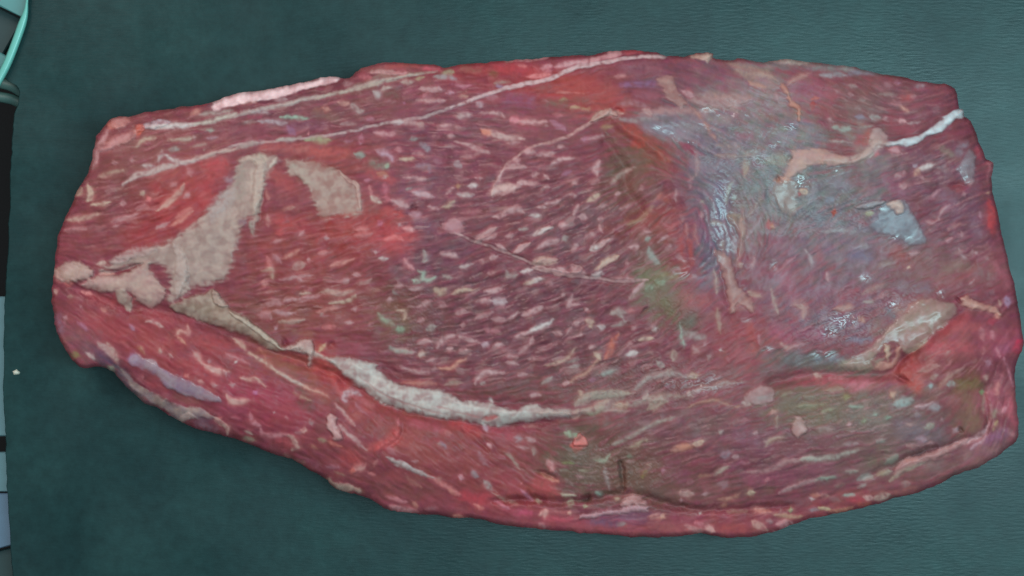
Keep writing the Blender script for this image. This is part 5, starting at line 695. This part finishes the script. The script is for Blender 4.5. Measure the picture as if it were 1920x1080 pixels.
mx4 = node(nt, 'ShaderNodeMix', data_type='RGBA', blend_type='MULTIPLY'); mx4.inputs['Factor'].default_value = 1; L(cr.outputs['Color'], mx4.inputs['A']); L(g4.outputs['Result'], mx4.inputs['B']); L(mx4.outputs['Result'], b.inputs['Base Color'])
b.inputs['Roughness'].default_value = .30; b.inputs['Specular IOR Level'].default_value = .22
bp = node(nt, 'ShaderNodeBump'); bp.inputs['Strength'].default_value = .07; bp.inputs['Distance'].default_value = .0006
L(n1.outputs['Fac'], bp.inputs['Height']); L(bp.outputs['Normal'], b.inputs['Normal'])
rm = node(nt, 'ShaderNodeMapRange'); rm.inputs['From Min'].default_value = .3; rm.inputs['From Max'].default_value = .7; rm.inputs['To Min'].default_value = .24; rm.inputs['To Max'].default_value = .38
n3 = node(nt, 'ShaderNodeTexNoise', Scale=26.0, Detail=5.0); L(tc.outputs['Object'], n3.inputs['Vector']); L(n3.outputs['Fac'], rm.inputs['Value']); L(rm.outputs['Result'], b.inputs['Roughness'])
BELT = m
ed = [(70,-1600),(67,-1300),(64,-1000),(62,-700),(59,-450),(57,-280),(56,-160),(55,-90),(54,-20),(50,20),(44,60),(34,92),(20,126),(11,146),(16,152),(36,166),(36,190),(28,215),(25,250),(22,300),(20,340),(21,380),(17,420),(17,460),(14,500),(11,550),(9,600),(8,650),(9,690),(7,720),(8,760),(11,800),(12,840),(13,880),(15,920),(17,960),(20,1000),(22,1040),(25,1080),(27,1120),(29,1170),(32,1240),(34,1340),(36,1480),(40,1700),(46,2000),(52,2350),(60,2700)]
ed = smooth_line(ed, 7); ed[:, 0] += [1.6 * perlin(np.array([y / 13.0]), np.array([3.3]), 2)[0] + .9 * perlin(np.array([y / 5.0]), np.array([9.3]), 2)[0] for y in ed[:, 1]]
TH = .004
v = []; f = []
for x, y in ed:
    a = at(x, y); v += [(a[0], a[1], 0), (a[0] - .0004, a[1], -.0006), (a[0], a[1], -TH), (.95, a[1], 0)]
for i in range(len(ed) - 1):
    q = i * 4; r = q + 4; f += [(q, r, r + 3, q + 3), (q + 1, r + 1, r, q), (q + 2, r + 2, r + 1, q + 1)]
belt = link(mesh_from('work_surface', v, f, BELT), label='dark green textured work surface under the meat', kind='structure')

# ------------------------------------------------------------------ what shows past the left edge of the surface
def plain(name, c, rough=.5, metal=0.0, noise=.12):
    m, nt, b = material(name); L = nt.links.new
    tc = node(nt, 'ShaderNodeTexCoord'); n = node(nt, 'ShaderNodeTexNoise', Scale=160.0, Detail=3.0); L(tc.outputs['Object'], n.inputs['Vector'])
    mr = node(nt, 'ShaderNodeMapRange'); mr.inputs['To Min'].default_value = 1 - noise; mr.inputs['To Max'].default_value = 1 + noise; L(n.outputs['Fac'], mr.inputs['Value'])
    mx = node(nt, 'ShaderNodeMix', data_type='RGBA', blend_type='MULTIPLY'); mx.inputs['Factor'].default_value = 1; mx.inputs['A'].default_value = (*lin(c), 1)
    L(mr.outputs['Result'], mx.inputs['B']); L(mx.outputs['Result'], b.inputs['Base Color']); b.inputs['Roughness'].default_value = rough; b.inputs['Metallic'].default_value = metal
    return m
M_void = plain('gap_shade', (5, 5, 9), .95); M_panel = plain('pale_panel', (92, 124, 132), .45); M_panel2 = plain('grey_blue_panel', (88, 108, 130), .45)
M_rim = plain('translucent_rim', (104, 172, 162), .3); M_plate = plain('teal_plate', (78, 128, 128), .4); M_bar = plain('dark_bar', (52, 78, 74), .5)
M_under = plain('plastic_and_shade', (30, 52, 54), .6); M_crumb = plain('crumb_fat', (190, 180, 165), .5)  # first tone serves the rail foot and the shade inside the guard
zf = -.12
link(mesh_from('floor', [at(-2500, -2600, zf), at(-2500, 3600, zf), at(5500, 3600, zf), at(5500, -2600, zf)], [(0, 1, 2, 3)], M_void), label='near-black sheet for the shaded gap beside the work surface', kind='structure')  # the darkness of the gap is put into this sheet's colour
def slab(name, mat, pts, z, th=.004, bev=.0006):
    """flat plate with a bevelled upper rim; pts in plan units, anticlockwise or clockwise"""
    p = [at(x, y, z) for x, y in pts]; c = np.mean([q[:2] for q in p], 0); n = len(p); v = []; f = []
    for q in p:
        d = np.array(q[:2]) - c; d /= np.linalg.norm(d); v += [(q[0] - d[0] * bev, q[1] - d[1] * bev, z), (q[0], q[1], z - bev), (q[0], q[1], z - th)]
    f.append([3 * i for i in range(n)])
    for i in range(n):
        j = (i + 1) % n; f += [(3 * i, 3 * i + 1, 3 * j + 1, 3 * j), (3 * i + 1, 3 * i + 2, 3 * j + 2, 3 * j + 1)]
    o = mesh_from(name, v, f, mat)
    import bmesh
    bm = bmesh.new(); bm.from_mesh(o.data); bmesh.ops.recalc_face_normals(bm, faces=bm.faces); bm.to_mesh(o.data); bm.free()
    return o
rail = link(bpy.data.objects.new('side_rail', None), label='pale blue-green metal rail below the left edge of the surface', category='rail')
rail.location = (0, 0, 0)
link(slab('panel', M_panel, [(-60,556),(40,556),(40,818),(-60,818)], -.014), rail)
link(slab('panel', M_panel, [(-60,848),(40,848),(40,922),(-60,922)], -.014), rail)
link(slab('panel', M_panel2, [(-60,925),(45,925),(45,1016),(-60,1044)], -.0145), rail)
link(slab('foot', M_under, [(-60,1048),(45,1020),(60,1140),(-60,1140)], -.018), rail)
guard = link(bpy.data.objects.new('curved_guard', None), label='bright teal curved plastic guard in the top left corner', category='guard')
link(slab('plate', M_plate, [(-60,-60),(56,-60),(53,8),(50,27),(40,32),(0,12),(-60,-10)], -.006), guard)
link(slab('inner_shade', M_under, [(-60,-5),(0,14),(42,36),(24,70),(0,110),(-60,120)], -.016), guard)  # dark sheet standing in for the shade inside the guard
link(slab('lower_plate', M_plate, [(-60,92),(0,98),(14,106),(-10,150),(-60,160)], -.012), guard)
# rim: a bent strip with a rounded section
path = smooth_line([(54,-40),(50,10),(47,28),(40,50),(30,78),(16,114),(2,142),(-20,180)], 6); v = []; f = []
for i, (x, y) in enumerate(path):
    t = path[min(i + 1, len(path) - 1)] - path[max(i - 1, 0)]; t = t / np.linalg.norm(t); nx, ny = -t[1], t[0]
    wd = 2.5 + 5.5 * sstep(0, 50, y)
    for k in range(8):
        a = 2 * math.pi * k / 8; r = math.cos(a) * wd; z = .002 + math.sin(a) * .0016; v.append(at(x + nx * r, y + ny * r, z))
for i in range(len(path) - 1):
    for k in range(8): f.append((i * 8 + k, i * 8 + (k + 1) % 8, i * 8 + 8 + (k + 1) % 8, i * 8 + 8 + k))
o = mesh_from('rim', v, f, M_rim); o.data.polygons.foreach_set('use_smooth', [True] * len(f)); link(o, guard)
def bar(pts, w, mat, zc):
    path = smooth_line(pts, 6); v = []; f = []
    for i, (x, y) in enumerate(path):
        t = path[min(i + 1, len(path) - 1)] - path[max(i - 1, 0)]; t = t / np.linalg.norm(t)
        for k in range(10):
            a = 2 * math.pi * k / 10; v.append(at(x - t[1] * math.cos(a) * w, y + t[0] * math.cos(a) * w, zc + math.sin(a) * w * S * .8))
    n = len(path)
    for i in range(n - 1):
        for k in range(10): f.append((i * 10 + k, i * 10 + (k + 1) % 10, i * 10 + 10 + (k + 1) % 10, i * 10 + 10 + k))
    f += [tuple(range(10)), tuple(range((n - 1) * 10, n * 10))]
    o = mesh_from('bar', v, f, mat); o.data.polygons.foreach_set('use_smooth', [True] * len(f)); return o
roller = link(bpy.data.objects.new('roller_end', None), label='dark green rounded bars below the curved guard', category='roller')
link(bar([(-40,150),(0,156),(24,163),(44,176)], 10, M_bar, -.010), roller); link(bar([(-40,176),(0,182),(24,187),(44,196)], 10, M_bar, -.011), roller)

# crumbs on the surface
def crumb(px, py, r, label):
    n = 9; v = [at(px, py, r * S * .9)]; f = []
    for j, (q, zz) in enumerate([(.6, .75), (1.0, .1)]):
        for k in range(n):
            a = 2 * math.pi * k / n; rr = r * q * rng.uniform(.7, 1.2); v.append(at(px + math.cos(a) * rr * 1.25, py + math.sin(a) * rr * .9, zz * r * S * rng.uniform(.8, 1.1)))
    for k in range(n):
        f += [(0, 1 + k, 1 + (k + 1) % n), (1 + k, 1 + n + k, 1 + n + (k + 1) % n, 1 + (k + 1) % n)]
    link(mesh_from('meat_crumb', v, f, M_crumb), label=label, category='crumb')
crumb(30, 698, 5.5, 'tiny pale crumb of fat on the dark surface by its left edge')
